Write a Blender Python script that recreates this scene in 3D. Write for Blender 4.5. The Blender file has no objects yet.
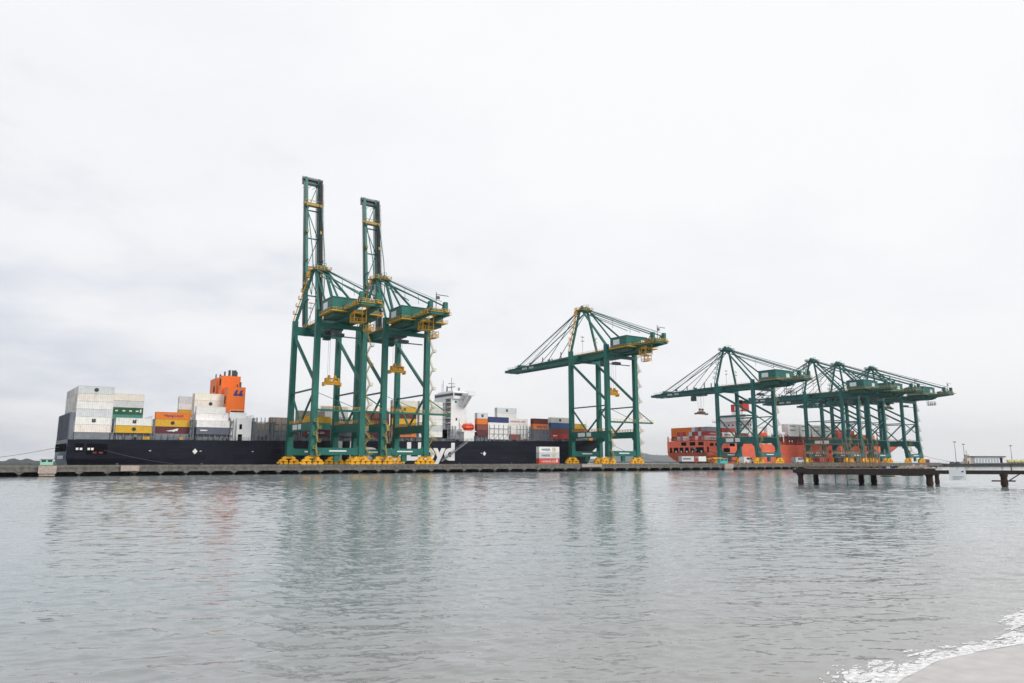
import bpy, math, random
from mathutils import Vector, noise as mnoise
random.seed(7)
R = math.radians
S = bpy.context.scene
C = S.collection

# ------------------------------------------------------------------ camera
# World axes: x runs along the quay (to the right and away), y across it, away from the beach; water is z = 0.
THETA = 0.601
cd = bpy.data.cameras.new('camera'); cam = bpy.data.objects.new('camera', cd); C.objects.link(cam)
cd.sensor_width = 36.0; cd.lens = 716.7/1024*36.0
cd.clip_start = 0.1; cd.clip_end = 60000
cam.location = (0, 0, 4.645)
cam.rotation_euler = (R(90) + math.atan(119.5/716.7), 0, -THETA)
S.camera = cam

# ------------------------------------------------------------------ sky
SUN_EL, SUN_AZ = 38, 158          # azimuth clockwise from +y
world = bpy.data.worlds.new('World'); S.world = world; world.use_nodes = True
nt = world.node_tree; nt.nodes.clear()
N = nt.nodes.new; L = nt.links.new
out = N('ShaderNodeOutputWorld'); bg = N('ShaderNodeBackground')
sky = N('ShaderNodeTexSky'); sky.sky_type = 'NISHITA'; sky.sun_disc = False
sky.sun_elevation = R(SUN_EL); sky.sun_rotation = R(SUN_AZ); sky.dust_density = 3
tc = N('ShaderNodeTexCoord'); sep = N('ShaderNodeSeparateXYZ'); L(tc.outputs['Generated'], sep.inputs[0])
def math_node(op, a, b=None, clamp=False):
    m = N('ShaderNodeMath'); m.operation = op; m.use_clamp = clamp
    for i, v in enumerate((a, b)):
        if v is None: continue
        if isinstance(v, (int, float)): m.inputs[i].default_value = v
        else: L(v, m.inputs[i])
    return m.outputs[0]
zz = math_node('ADD', math_node('ABSOLUTE', sep.outputs['Z']), 0.22)
cmb = N('ShaderNodeCombineXYZ')
L(math_node('DIVIDE', sep.outputs['X'], zz), cmb.inputs[0]); L(math_node('DIVIDE', sep.outputs['Y'], zz), cmb.inputs[1])
cmb.inputs[2].default_value = 3.7
n1 = N('ShaderNodeTexNoise'); n1.inputs['Scale'].default_value = 0.85; n1.inputs['Detail'].default_value = 5; n1.inputs['Roughness'].default_value = .5; n1.inputs['Distortion'].default_value = .35
L(cmb.outputs[0], n1.inputs['Vector'])
n2 = N('ShaderNodeTexNoise'); n2.inputs['Scale'].default_value = 3.0; n2.inputs['Detail'].default_value = 5; n2.inputs['Roughness'].default_value = .55
L(cmb.outputs[0], n2.inputs['Vector'])
# the thin part of the cloud deck lies towards +x (to the right) and high up
glow = math_node('ADD', math_node('MULTIPLY', sep.outputs['X'], 0.30), math_node('ADD', math_node('MULTIPLY', sep.outputs['Z'], 0.25), math_node('MULTIPLY', math_node('POWER', math_node('SUBTRACT', 1.0, math_node('ABSOLUTE', sep.outputs['Z'])), 7.0), 0.10)))
v = math_node('ADD', math_node('ADD', math_node('MULTIPLY', n1.outputs['Fac'], 0.85), math_node('MULTIPLY', n2.outputs['Fac'], 0.46)), glow)
ramp = N('ShaderNodeValToRGB'); L(v, ramp.inputs[0])
e = ramp.color_ramp.elements
e[0].position = 0.59; e[0].color = (.60, .625, .68, 1)
e[1].position = 1.0; e[1].color = (.825, .825, .832, 1)
m_ = ramp.color_ramp.elements.new(0.79); m_.color = (.77, .778, .80, 1)
sc = N('ShaderNodeMix'); sc.data_type = 'RGBA'; sc.blend_type = 'MULTIPLY'; sc.inputs['Factor'].default_value = 1
L(sky.outputs[0], sc.inputs['A']); sc.inputs['B'].default_value = (.1, .1, .1, 1)
mx = N('ShaderNodeMix'); mx.data_type = 'RGBA'; mx.inputs['Factor'].default_value = 0.96
L(sc.outputs['Result'], mx.inputs['A']); L(ramp.outputs[0], mx.inputs['B'])
# the cloud colours above are display values; the background runs at 0.1, so they are scaled to match the sky texture
mul = N('ShaderNodeVectorMath'); mul.operation = 'SCALE'; mul.inputs['Scale'].default_value = 10.0
L(mx.outputs['Result'], mul.inputs[0])
L(mul.outputs[0], bg.inputs['Color']); bg.inputs['Strength'].default_value = 0.1
L(bg.outputs[0], out.inputs['Surface'])

# ------------------------------------------------------------------ sun behind the overcast, exposure
sl = bpy.data.lights.new('sun', 'SUN'); sun = bpy.data.objects.new('sun', sl); C.objects.link(sun)
sl.energy = 1.5; sl.angle = R(18); sl.color = (1.0, .96, .9)
az = R(SUN_AZ); d = Vector((math.sin(az)*math.cos(R(SUN_EL)), math.cos(az)*math.cos(R(SUN_EL)), math.sin(R(SUN_EL))))
sun.rotation_euler = d.to_track_quat('Z', 'Y').to_euler()
S.view_settings.view_transform = 'Standard'; S.view_settings.look = 'None'
S.view_settings.exposure = 0.30; S.view_settings.gamma = 1.0; S.view_settings.use_curve_mapping = False
S.render.engine = 'CYCLES'

# ------------------------------------------------------------------ materials
def new_mat(name):
    m = bpy.data.materials.new(name); m.use_nodes = True
    return m, m.node_tree, m.node_tree.nodes['Principled BSDF']
def mat(name, col, rough=.6, var=.12, scale=.35, metal=0, streak=0, streakcol=(.16, .07, .03), bump=0, spec=.4):
    """paint or concrete: base colour with patchy fading and vertical rain streaks"""
    m, t, b = new_mat(name)
    n = t.nodes.new; l = t.links.new
    b.inputs['Roughness'].default_value = rough; b.inputs['Metallic'].default_value = metal
    b.inputs['Specular IOR Level'].default_value = spec
    geo = n('ShaderNodeNewGeometry')
    no = n('ShaderNodeTexNoise'); no.inputs['Scale'].default_value = scale; no.inputs['Detail'].default_value = 6; no.inputs['Roughness'].default_value = .65
    l(geo.outputs['Position'], no.inputs['Vector'])
    mp = n('ShaderNodeMapRange'); mp.inputs['From Min'].default_value = .3; mp.inputs['From Max'].default_value = .7
    mp.inputs['To Min'].default_value = 1-var; mp.inputs['To Max'].default_value = 1+var
    l(no.outputs['Fac'], mp.inputs['Value'])
    vm = n('ShaderNodeVectorMath'); vm.operation = 'SCALE'; vm.inputs[0].default_value = col; l(mp.outputs[0], vm.inputs['Scale'])
    last = vm.outputs[0]
    if streak:
        mpg = n('ShaderNodeMapping'); mpg.inputs['Scale'].default_value = (1.3, 1.3, .12); l(geo.outputs['Position'], mpg.inputs['Vector'])
        n2 = n('ShaderNodeTexNoise'); n2.inputs['Scale'].default_value = 1.0; n2.inputs['Detail'].default_value = 5; n2.inputs['Roughness'].default_value = .7
        l(mpg.outputs[0], n2.inputs['Vector'])
        r2 = n('ShaderNodeMapRange'); r2.inputs['From Min'].default_value = .55; r2.inputs['From Max'].default_value = .8
        r2.inputs['To Max'].default_value = streak; l(n2.outputs['Fac'], r2.inputs['Value'])
        mi = n('ShaderNodeMix'); mi.data_type = 'RGBA'; l(r2.outputs[0], mi.inputs['Factor']); l(last, mi.inputs['A']); mi.inputs['B'].default_value = (*streakcol, 1)
        last = mi.outputs['Result']
    l(last, b.inputs['Base Color'])
    if bump:
        bp = n('ShaderNodeBump'); bp.inputs['Strength'].default_value = bump; bp.inputs['Distance'].default_value = .1
        nb = n('ShaderNodeTexNoise'); nb.inputs['Scale'].default_value = 4; nb.inputs['Detail'].default_value = 6
        l(geo.outputs['Position'], nb.inputs['Vector']); l(nb.outputs['Fac'], bp.inputs['Height']); l(bp.outputs[0], b.inputs['Normal'])
    return m
M = {}
M['green'] = mat('green crane paint', (.007, .132, .102), .5, .22, .25, streak=.35, streakcol=(.03, .085, .06))
M['teal'] = mat('teal crane paint', (.008, .125, .115), .5, .22, .25, streak=.35, streakcol=(.035, .085, .07))
M['dkgreen'] = mat('dark green machinery paint', (.005, .085, .06), .5, .15)
M['yellow'] = mat('yellow safety paint', (.72, .36, .012), .5, .25, .8, streak=.4, streakcol=(.2, .1, .03))
M['bogie'] = mat('bright yellow bogie paint', (.85, .42, .008), .5, .25, .8, streak=.3, streakcol=(.25, .12, .02))
M['stair'] = mat('weathered stair yellow', (.50, .37, .10), .6, .3, .8)
M['dullyellow'] = mat('dull weathered yellow', (.36, .25, .06), .6, .3, .8)
M['fadedyellow'] = mat('faded yellow paint', (.42, .33, .14), .6, .25, .8)
M['steel'] = mat('dark grey steel', (.07, .085, .09), .5, .25, .5)
M['greysteel'] = mat('grey painted steel', (.19, .21, .23), .6, .25, .4, streak=.4, streakcol=(.12, .09, .07))
M['rope'] = mat('steel rope', (.10, .11, .11), .6, .1)
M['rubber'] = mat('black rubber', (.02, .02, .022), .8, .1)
M['hullnavy'] = mat('dark navy hull paint', (.0115, .0135, .024), .6, .3, .06, streak=.35, streakcol=(.03, .035, .045), spec=.12)
def plating(m, tone):
    t = m.node_tree; n = t.nodes.new; l = t.links.new; b = t.nodes['Principled BSDF']
    src = b.inputs['Base Color'].links[0].from_socket
    geo = n('ShaderNodeNewGeometry'); sp_ = n('ShaderNodeSeparateXYZ'); l(geo.outputs['Position'], sp_.inputs[0]); cb_ = n('ShaderNodeCombineXYZ'); l(sp_.outputs['X'], cb_.inputs[0]); l(sp_.outputs['Z'], cb_.inputs[1])
    br = n('ShaderNodeTexBrick'); br.inputs['Scale'].default_value = 1; br.inputs['Brick Width'].default_value = 9.5; br.inputs['Row Height'].default_value = 2.45; br.inputs['Mortar Size'].default_value = .07; br.inputs['Bias'].default_value = -.2
    br.inputs['Color1'].default_value = ((.82,)*3 if tone > 1 else (.95,)*3)+(1,); br.inputs['Color2'].default_value = ((1.22,)*3 if tone > 1 else (1.04,)*3)+(1,); br.inputs['Mortar'].default_value = (tone,tone,tone,1); l(cb_.outputs[0], br.inputs['Vector'])
    mu = n('ShaderNodeMix'); mu.data_type = 'RGBA'; mu.blend_type = 'MULTIPLY'; mu.inputs['Factor'].default_value = 1; l(src, mu.inputs['A']); l(br.outputs['Color'], mu.inputs['B'])
    sc_ = n('ShaderNodeTexNoise'); sc_.inputs['Scale'].default_value = 1; sc_.inputs['Detail'].default_value = 6; sc_.inputs['Roughness'].default_value = .7
    mg = n('ShaderNodeMapping'); mg.inputs['Scale'].default_value = (.10,.5,.55); l(geo.outputs['Position'], mg.inputs['Vector']); l(mg.outputs[0], sc_.inputs['Vector'])
    rr = n('ShaderNodeMapRange'); rr.inputs['From Min'].default_value = .6; rr.inputs['From Max'].default_value = .75; rr.inputs['To Max'].default_value = .3; l(sc_.outputs['Fac'], rr.inputs['Value'])
    mi = n('ShaderNodeMix'); mi.data_type = 'RGBA'; l(rr.outputs[0], mi.inputs['Factor']); l(mu.outputs['Result'], mi.inputs['A']); mi.inputs['B'].default_value = (.10,.09,.085,1) if tone > 1 else (.45,.12,.08,1)
    l(mi.outputs['Result'], b.inputs['Base Color'])
plating(M['hullnavy'], 1.5)
M['hullred'] = mat('red orange hull paint', (.86, .160, .085), .55, .15, .06, streak=.5, streakcol=(.55, .13, .09))
plating(M['hullred'], .82)
M['hullbow'] = mat('faded bow paint', (.05, .03, .045), .6, .3, .2)
M['transom'] = mat('slate grey stern', (.16, .18, .215), .55, .2, .1, streak=.3, streakcol=(.16, .16, .17))  # one slate grey for the stern face, lighter than the hull sides
M['dkred'] = mat('dark red deck paint', (.22, .03, .025), .6, .25, .4)
M['white'] = mat('white ship paint', (.85, .855, .85), .5, .06, .2, streak=.25, streakcol=(.45, .38, .30))
M['lettering'] = mat('white lettering paint', (.80, .80, .80), .5, .05)
M['signwhite'] = mat('white sign face', (.78, .80, .80), .5, .10, .6)
M['badge'] = mat('dark badge paint', (.035, .035, .045), .5, .1)
M['bluepaint'] = mat('blue emblem paint', (.012, .03, .20), .5, .1)
M['redpaint'] = mat('red lettering paint', (.5, .03, .02), .5, .1)
M['funnel'] = mat('orange funnel paint', (.86, .165, .012), .5, .08, .15, streak=.25, streakcol=(.5, .12, .03))
M['lifeboat'] = mat('orange red lifeboat shell', (.78, .07, .015), .4, .08)
M['dark'] = mat('dark opening', (.006, .006, .008), .9, .2, spec=.03)
M['glass'] = mat('dark tinted glass', (.03, .04, .05), .12, .1)
M['concrete'] = mat('weathered quay concrete', (.155, .145, .128), .85, .45, .7, streak=.85, streakcol=(.06, .058, .05), bump=.5)
M['deckconcrete'] = mat('quay deck concrete', (.22, .215, .20), .9, .2, .3)
M['wetconcrete'] = mat('dark wet concrete', (.045, .045, .042), .6, .4, .8)
M['timber'] = mat('tarred old timber', (.030, .024, .020), .8, .4, 1.5, bump=.6)
M['pile'] = mat('rusty jetty pile', (.050, .026, .020), .8, .45, 2.5, bump=.6)
M['jettydeck'] = mat('broken jetty deck', (.20, .18, .155), .9, .4, 1.2, bump=.6)
M['rustpipe'] = mat('rusty pipe', (.24, .15, .095), .8, .4, 2.5)
M['rubble'] = mat('pale rubble', (.42, .35, .30), .9, .3, 2)
M['mint'] = mat('mint green cabin paint', (.33, .66, .54), .55, .12, .8)
M['turquoise'] = mat('turquoise cabin paint', (.06, .48, .47), .55, .12, .8)
M['hivis'] = mat('bright yellow beacon paint', (.85, .72, .01), .5, .08)
M['asphalt'] = mat('dark asphalt', (.055, .055, .055), .9, .2)
M['rock'] = mat('dark wet rock', (.07, .068, .065), .85, .4, .6, bump=.5)
M['vanwhite'] = mat('white vehicle paint', (.75, .75, .74), .3, .05)
M['vansilver'] = mat('silver vehicle paint', (.45, .48, .52), .3, .05)
M['carblack'] = mat('dark vehicle paint', (.03, .035, .05), .3, .1)
M['carred'] = mat('red vehicle paint', (.45, .035, .03), .35, .1)
M['cream'] = mat('cream wall paint', (.62, .52, .38), .6, .12, .6)
M['roof'] = mat('dark roof sheet', (.09, .095, .10), .6, .15)
M['tankyellow'] = mat('olive yellow paint', (.52, .48, .20), .5, .15)

def container_material():
    m, t, b = new_mat('container paint'); n = t.nodes.new; l = t.links.new
    oi = n('ShaderNodeObjectInfo'); b.inputs['Roughness'].default_value = .55
    geo = n('ShaderNodeNewGeometry')
    no = n('ShaderNodeTexNoise'); no.inputs['Scale'].default_value = .9; no.inputs['Detail'].default_value = 6; no.inputs['Roughness'].default_value = .65
    l(geo.outputs['Position'], no.inputs['Vector'])
    mp = n('ShaderNodeMapRange'); mp.inputs['From Min'].default_value = .3; mp.inputs['From Max'].default_value = .7; mp.inputs['To Min'].default_value = .86; mp.inputs['To Max'].default_value = 1.06
    l(no.outputs['Fac'], mp.inputs['Value'])
    vm = n('ShaderNodeVectorMath'); vm.operation = 'SCALE'; l(oi.outputs['Color'], vm.inputs[0]); l(mp.outputs[0], vm.inputs['Scale'])
    mg = n('ShaderNodeMapping'); mg.inputs['Scale'].default_value = (.9, .9, .25); l(geo.outputs['Position'], mg.inputs['Vector'])
    n2 = n('ShaderNodeTexNoise'); n2.inputs['Scale'].default_value = 1.1; n2.inputs['Detail'].default_value = 7; n2.inputs['Roughness'].default_value = .72; l(mg.outputs[0], n2.inputs['Vector'])
    r2 = n('ShaderNodeMapRange'); r2.inputs['From Min'].default_value = .56; r2.inputs['From Max'].default_value = .78; r2.inputs['To Max'].default_value = .55; l(n2.outputs['Fac'], r2.inputs['Value'])
    mi = n('ShaderNodeMix'); mi.data_type = 'RGBA'; l(r2.outputs[0], mi.inputs['Factor']); l(vm.outputs[0], mi.inputs['A']); mi.inputs['B'].default_value = (.22, .12, .07, 1)
    l(mi.outputs['Result'], b.inputs['Base Color'])
    return m
M['container'] = container_material()

# ------------------------------------------------------------------ mesh helpers
class MB:
    def __init__(s): s.v = []; s.f = []
    def add(s, vs, fs):
        o = len(s.v); s.v += [tuple(p) for p in vs]; s.f += [tuple(i+o for i in f) for f in fs]
    def box(s, x0, x1, y0, y1, z0, z1):
        s.add([(x0,y0,z0),(x1,y0,z0),(x1,y1,z0),(x0,y1,z0),(x0,y0,z1),(x1,y0,z1),(x1,y1,z1),(x0,y1,z1)],
              [(0,3,2,1),(4,5,6,7),(0,1,5,4),(1,2,6,5),(2,3,7,6),(3,0,4,7)])
    def beam(s, p, q, w, h=None, w2=None, h2=None, up=(0,0,1)):
        h = w if h is None else h; w2 = w if w2 is None else w2; h2 = h if h2 is None else h2
        p = Vector(p); q = Vector(q); dd = (q-p)
        if dd.length < 1e-6: return
        dd.normalize(); u = Vector(up)
        if abs(dd.dot(u)) > .98: u = Vector((1,0,0))
        a = dd.cross(u).normalized(); b = a.cross(dd).normalized()
        vs = [p-a*w/2-b*h/2, p+a*w/2-b*h/2, p+a*w/2+b*h/2, p-a*w/2+b*h/2,
              q-a*w2/2-b*h2/2, q+a*w2/2-b*h2/2, q+a*w2/2+b*h2/2, q-a*w2/2+b*h2/2]
        s.add(vs, [(0,3,2,1),(4,5,6,7),(0,1,5,4),(1,2,6,5),(2,3,7,6),(3,0,4,7)])
    def tube(s, p, q, r, r2=None, n=8):
        r2 = r if r2 is None else r2
        p = Vector(p); q = Vector(q); dd = (q-p).normalized(); u = Vector((0,0,1)) if abs(dd.z) < .95 else Vector((1,0,0))
        a = dd.cross(u).normalized(); b = a.cross(dd)
        vs = []
        for c, rr in ((p, r), (q, r2)):
            for i in range(n):
                t = 2*math.pi*i/n; vs.append(c + (a*math.cos(t)+b*math.sin(t))*rr)
        fs = [(i, (i+1) % n, n+(i+1) % n, n+i) for i in range(n)] + [tuple(range(n-1,-1,-1)), tuple(range(n, 2*n))]
        s.add(vs, fs)
    def prism(s, poly, axis, a, b):
        """poly of 2-D points swept from a to b along axis (0 x: points are (y,z); 1 y: (x,z); 2 z: (x,y))"""
        def P(p, t): return {0: (t, p[0], p[1]), 1: (p[0], t, p[1]), 2: (p[0], p[1], t)}[axis]
        n = len(poly)
        s.add([P(p, a) for p in poly] + [P(p, b) for p in poly],
              [tuple(range(n-1,-1,-1)), tuple(range(n, 2*n))] + [(i, (i+1) % n, n+(i+1) % n, n+i) for i in range(n)])
    def rail(s, pts, h=1.1, step=2.4, t=.09):
        for i in range(len(pts)-1):
            p, q = Vector(pts[i]), Vector(pts[i+1]); ln = (q-p).length; k = max(1, round(ln/step))
            for j in range(k+1):
                c = p.lerp(q, j/k); s.beam(c, c+Vector((0,0,h)), t)
            s.beam(p+Vector((0,0,h)), q+Vector((0,0,h)), t); s.beam(p+Vector((0,0,h*.5)), q+Vector((0,0,h*.5)), t*.8)
    def mesh(s, name, m):
        me = bpy.data.meshes.new(name); me.from_pydata(s.v, [], s.f)
        import bmesh
        b = bmesh.new(); b.from_mesh(me); bmesh.ops.recalc_face_normals(b, faces=b.faces); b.to_mesh(me); b.free()
        me.materials.append(M[m] if isinstance(m, str) else m); return me
def obj(name, mb, m, parent=None, loc=(0,0,0), label=None):
    o = bpy.data.objects.new(name, mb.mesh(name, m)); C.objects.link(o); o.location = loc
    if parent: o.parent = parent
    if label: o['label'] = label
    return o
def pieces(name, mb, m, parent=None):
    """each separate piece of the mesh becomes a part of its own"""
    par = list(range(len(mb.v)))
    def find(i):
        while par[i] != i: par[i] = par[par[i]]; i = par[i]
        return i
    for f in mb.f:
        for i in f[1:]: par[find(i)] = find(f[0])
    groups = {}
    for f in mb.f: groups.setdefault(find(f[0]), []).append(f)
    out_ = []
    for fs in groups.values():
        ix = {}; b = MB()
        for f in fs:
            for i in f:
                if i not in ix: ix[i] = len(b.v); b.v.append(mb.v[i])
            b.f.append(tuple(ix[i] for i in f))
        out_.append(obj(name, b, m, parent))
    return out_
def tag(o, label, cat, group=None):
    o['label'] = label; o['category'] = cat
    if group: o['group'] = group
    return o
def thing(name, label, cat, loc=(0,0,0), rz=0, group=None):
    o = bpy.data.objects.new(name, None); C.objects.link(o); o.location = loc; o.rotation_euler = (0,0,rz); o.empty_display_size = 1
    return tag(o, label, cat, group)
def struct(o, kind='structure'): o['kind'] = kind; return o
_txt = {}
def text_mesh(txt, m, height, width=None, bold=0.0, depth=.04):
    """raised lettering standing in the x-z plane, read from -y, lower left corner at the origin"""
    key = (txt, m, height, width, bold)
    if key in _txt: return _txt[key]
    cu = bpy.data.curves.new('lettering', 'FONT'); cu.body = txt; cu.size = 1; cu.extrude = .02; cu.offset = bold; cu.resolution_u = 3
    to = bpy.data.objects.new('lettering', cu); me = bpy.data.meshes.new_from_object(to)
    xs = [v.co.x for v in me.vertices]; ys = [v.co.y for v in me.vertices]
    x0, x1 = min(xs), max(xs); y0 = 0
    up = max(ys); k = height/up; kx = k if width is None else width/(x1-x0)
    for v in me.vertices: v.co = Vector(((v.co.x-x0)*kx, -v.co.z/.02*depth, v.co.y*k))
    me.materials.clear(); me.materials.append(M[m]); me.name = 'lettering'
    bpy.data.objects.remove(to); bpy.data.curves.remove(cu); _txt[key] = me
    return me
def put(name, me, parent, loc, label=None):
    o = bpy.data.objects.new(name, me); C.objects.link(o); o.parent = parent; o.location = loc
    if label: o['label'] = label
    return o

# ------------------------------------------------------------------ water, hills, beach
def water_material():
    """ripples as random facet slopes at several wavelengths (so that far ripples keep their tilt), crests lying across the wind"""
    m, t, b = new_mat('sea water'); n = t.nodes.new; l = t.links.new
    b.inputs['Base Color'].default_value = (.245, .287, .30, 1); b.inputs['Roughness'].default_value = .10; b.inputs['IOR'].default_value = 1.55
    geo = n('ShaderNodeNewGeometry')
    def vm(op, a, b_=None, sc=None):
        k = n('ShaderNodeVectorMath'); k.operation = op
        for i, v_ in enumerate((a, b_)):
            if v_ is None: continue
            if isinstance(v_, tuple): k.inputs[i].default_value = v_
            else: l(v_, k.inputs[i])
        if sc is not None:
            if isinstance(sc, (int, float)): k.inputs['Scale'].default_value = sc
            else: l(sc, k.inputs['Scale'])
        return k.outputs[0]
    def slope(scale, along, det, amp, rot, ro=.5):
        mp = n('ShaderNodeMapping'); mp.inputs['Rotation'].default_value = (0, 0, rot); mp.inputs['Scale'].default_value = (along, 1, 1); l(geo.outputs['Position'], mp.inputs['Vector'])
        no = n('ShaderNodeTexNoise'); no.inputs['Scale'].default_value = scale; no.inputs['Detail'].default_value = det; no.inputs['Roughness'].default_value = ro
        l(mp.outputs[0], no.inputs['Vector'])
        return vm('SCALE', vm('SUBTRACT', no.outputs['Color'], (.5,.5,.5)), sc=amp)
    a = slope(.35, .45, 2, WAVE_AMP[0], .60); c = slope(1.3, .45, 3, WAVE_AMP[1], .52); f = slope(5.5, .5, 3, WAVE_AMP[2], .65)
    tot = vm('ADD', vm('ADD', a, c), f)
    mp = n('ShaderNodeMapping'); mp.inputs['Scale'].default_value = (.35, 1, 1); mp.inputs['Rotation'].default_value = (0, 0, .6); l(geo.outputs['Position'], mp.inputs['Vector'])
    gn = n('ShaderNodeTexNoise'); gn.inputs['Scale'].default_value = .035; gn.inputs['Detail'].default_value = 4; l(mp.outputs[0], gn.inputs['Vector'])
    gr = n('ShaderNodeMapRange'); gr.inputs['From Min'].default_value = .35; gr.inputs['From Max'].default_value = .65; gr.inputs['To Min'].default_value = .75; gr.inputs['To Max'].default_value = 1.2; l(gn.outputs['Fac'], gr.inputs['Value'])
    tot = vm('SCALE', tot, sc=gr.outputs[0])
    nrm = vm('NORMALIZE', vm('ADD', vm('MULTIPLY', tot, (1, 1, 0)), geo.outputs['Normal']))
    l(nrm, b.inputs['Normal'])
    # suspended sand in the shallows along the beach
    sp_ = n('ShaderNodeSeparateXYZ'); l(geo.outputs['Position'], sp_.inputs[0])
    sh_ = n('ShaderNodeMapRange'); sh_.inputs['From Min'].default_value = 9; sh_.inputs['From Max'].default_value = 30; sh_.inputs['To Min'].default_value = 1; sh_.inputs['To Max'].default_value = 0; l(sp_.outputs['Y'], sh_.inputs['Value'])
    mi = n('ShaderNodeMix'); mi.data_type = 'RGBA'; l(sh_.outputs[0], mi.inputs['Factor']); mi.inputs['A'].default_value = (.215, .255, .27, 1); mi.inputs['B'].default_value = (.25, .248, .235, 1); l(mi.outputs['Result'], b.inputs['Base Color'])
    return m
WAVE_AMP = (.0, .07, .24)
shore = [(-40,2.0),(0,4.5),(6,5.3),(11,6.2),(13.2,7.4),(14.6,8.25),(15.85,8.85),(17.0,9.05),(18.2,9.2),(19.2,9.15),(20.2,9.03),(21.2,8.85),(22.2,8.72),(24,8.7),(27,8.9),(32,9.0),(45,9),(80,9)]
def shore_y(x):
    for (a, b), (c, d_) in zip(shore, shore[1:]):
        if a <= x <= c:
            t = (x-a)/(c-a); return b+(d_-b)*t
    return shore[-1][1]

import numpy as np
def build_water():
    """wind chop as real displaced surface out to the quay, flat sea beyond"""
    rg = np.random.default_rng(11)
    r = [9.0]
    while r[-1] < 340: r.append(r[-1] + max(.05, .0028*r[-1]))
    r = np.array(r); dr = np.gradient(r); nr = len(r)
    nth = 1150; th = np.radians(np.linspace(-52, 52, nth)) + THETA          # bearing clockwise from +y
    X = (r[:, None]*np.sin(th)[None, :]); Y = (r[:, None]*np.cos(th)[None, :])
    Z = np.zeros_like(X)
    wind = math.radians(WIND)
    spacing = np.maximum(dr, r*(th[1]-th[0]))[:, None]
    n = 64; lam = np.exp(np.linspace(math.log(.24), math.log(3.8), n))
    for L_ in lam:
        dirn = wind + rg.normal(0, .45); kx, ky = math.cos(dirn)*2*math.pi/L_, math.sin(dirn)*2*math.pi/L_
        sl = SLOPE/math.sqrt(n/2) * (1.0 if L_ < .9 else (.9/L_)**.62)
        a = sl*L_/(2*math.pi)
        fade = np.clip((L_/spacing-2.2)/2.2, 0, 1)
        Z += fade*a*np.cos(kx*X+ky*Y+rg.uniform(0, 6.283))
    # patches of rougher and calmer water
    g = 1 + .28*np.sin(.045*X+.02*Y+1.0)*np.sin(-.018*X+.06*Y+.4) + .18*np.sin(.11*X-.07*Y)*np.sin(.05*X+.13*Y+2)
    sx = np.array([p[0] for p in shore]); sy = np.array([p[1] for p in shore])
    dist = Y-np.interp(X, sx, sy)
    Z *= g*np.clip(.15+dist/5, 0.05, 1)*(np.clip((340-r)/60, 0, 1)*(1+1.1*np.clip((r-50)/180, 0, 1)))[:, None]
    co = np.stack([X, Y, Z], -1).reshape(-1, 3)
    far = np.array([(-9000,-40,-.12),(14000,-40,-.12),(14000,16000,-.12),(-9000,16000,-.12)])
    co = np.concatenate([co, far]).astype(np.float32)
    ii = np.arange(nr-1)[:, None]*nth + np.arange(nth-1)[None, :]
    q_ = np.stack([ii, ii+nth, ii+nth+1, ii+1], -1).reshape(-1, 4)[:, ::-1]
    nv = nr*nth; q_ = np.concatenate([q_, [[nv, nv+1, nv+2, nv+3]]]).astype(np.int32)
    me = bpy.data.meshes.new('water'); me.vertices.add(len(co)); me.vertices.foreach_set('co', co.ravel())
    me.loops.add(q_.size); me.loops.foreach_set('vertex_index', q_.ravel())
    me.polygons.add(len(q_)); me.polygons.foreach_set('loop_start', np.arange(0, q_.size, 4, dtype=np.int32))
    me.polygons.foreach_set('use_smooth', np.ones(len(q_), dtype=bool))
    me.update(calc_edges=True); me.materials.append(water_material())
    o = bpy.data.objects.new('water', me); C.objects.link(o); return struct(o)
WIND, SLOPE = 54, .105
build_water()

bm_ = MB(); xs = [-40+i*.5 for i in range(241)]; offs = [-2.5,-.6,-.15,0,.15,.4,.8,1.4,2.2,3.5,5,8,12,20,45]
def sandz(x, o):
    z = .07*o if o < 0 else (.055*o+.002*o*o)
    return z + (.02*mnoise.noise(Vector((x*.7, o*.9, 0))) if o > .2 else 0)
vs = []; fs = []
for x in xs:
    y = shore_y(x) + .06*mnoise.noise(Vector((x*.9, 3, 1)))
    for o in offs: vs.append((x, y-o, sandz(x, o)))
no = len(offs)
for i in range(len(xs)-1):
    for j in range(no-1): fs.append((i*no+j, i*no+j+1, (i+1)*no+j+1, (i+1)*no+j))
bm_.add(vs, fs)
def sand_material():
    m, t, b = new_mat('wet sand'); n = t.nodes.new; l = t.links.new
    geo = n('ShaderNodeNewGeometry'); b.inputs['Roughness'].default_value = .42
    no = n('ShaderNodeTexNoise'); no.inputs['Scale'].default_value = 2.2; no.inputs['Detail'].default_value = 8; l(geo.outputs['Position'], no.inputs['Vector'])
    r = n('ShaderNodeValToRGB'); l(no.outputs['Fac'], r.inputs[0])
    r.color_ramp.elements[0].position = .3; r.color_ramp.elements[0].color = (.42, .405, .395, 1); r.color_ramp.elements[1].position = .7; r.color_ramp.elements[1].color = (.54, .52, .505, 1)
    g = n('ShaderNodeTexNoise'); g.inputs['Scale'].default_value = 160; g.inputs['Detail'].default_value = 2; l(geo.outputs['Position'], g.inputs['Vector'])
    bp = n('ShaderNodeBump'); bp.inputs['Strength'].default_value = .25; bp.inputs['Distance'].default_value = .01; l(g.outputs['Fac'], bp.inputs['Height']); l(bp.outputs[0], b.inputs['Normal'])
    l(r.outputs[0], b.inputs['Base Color']); return m
bo = obj('beach', bm_, sand_material()); struct(bo)
for p in bo.data.polygons: p.use_smooth = True

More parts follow.
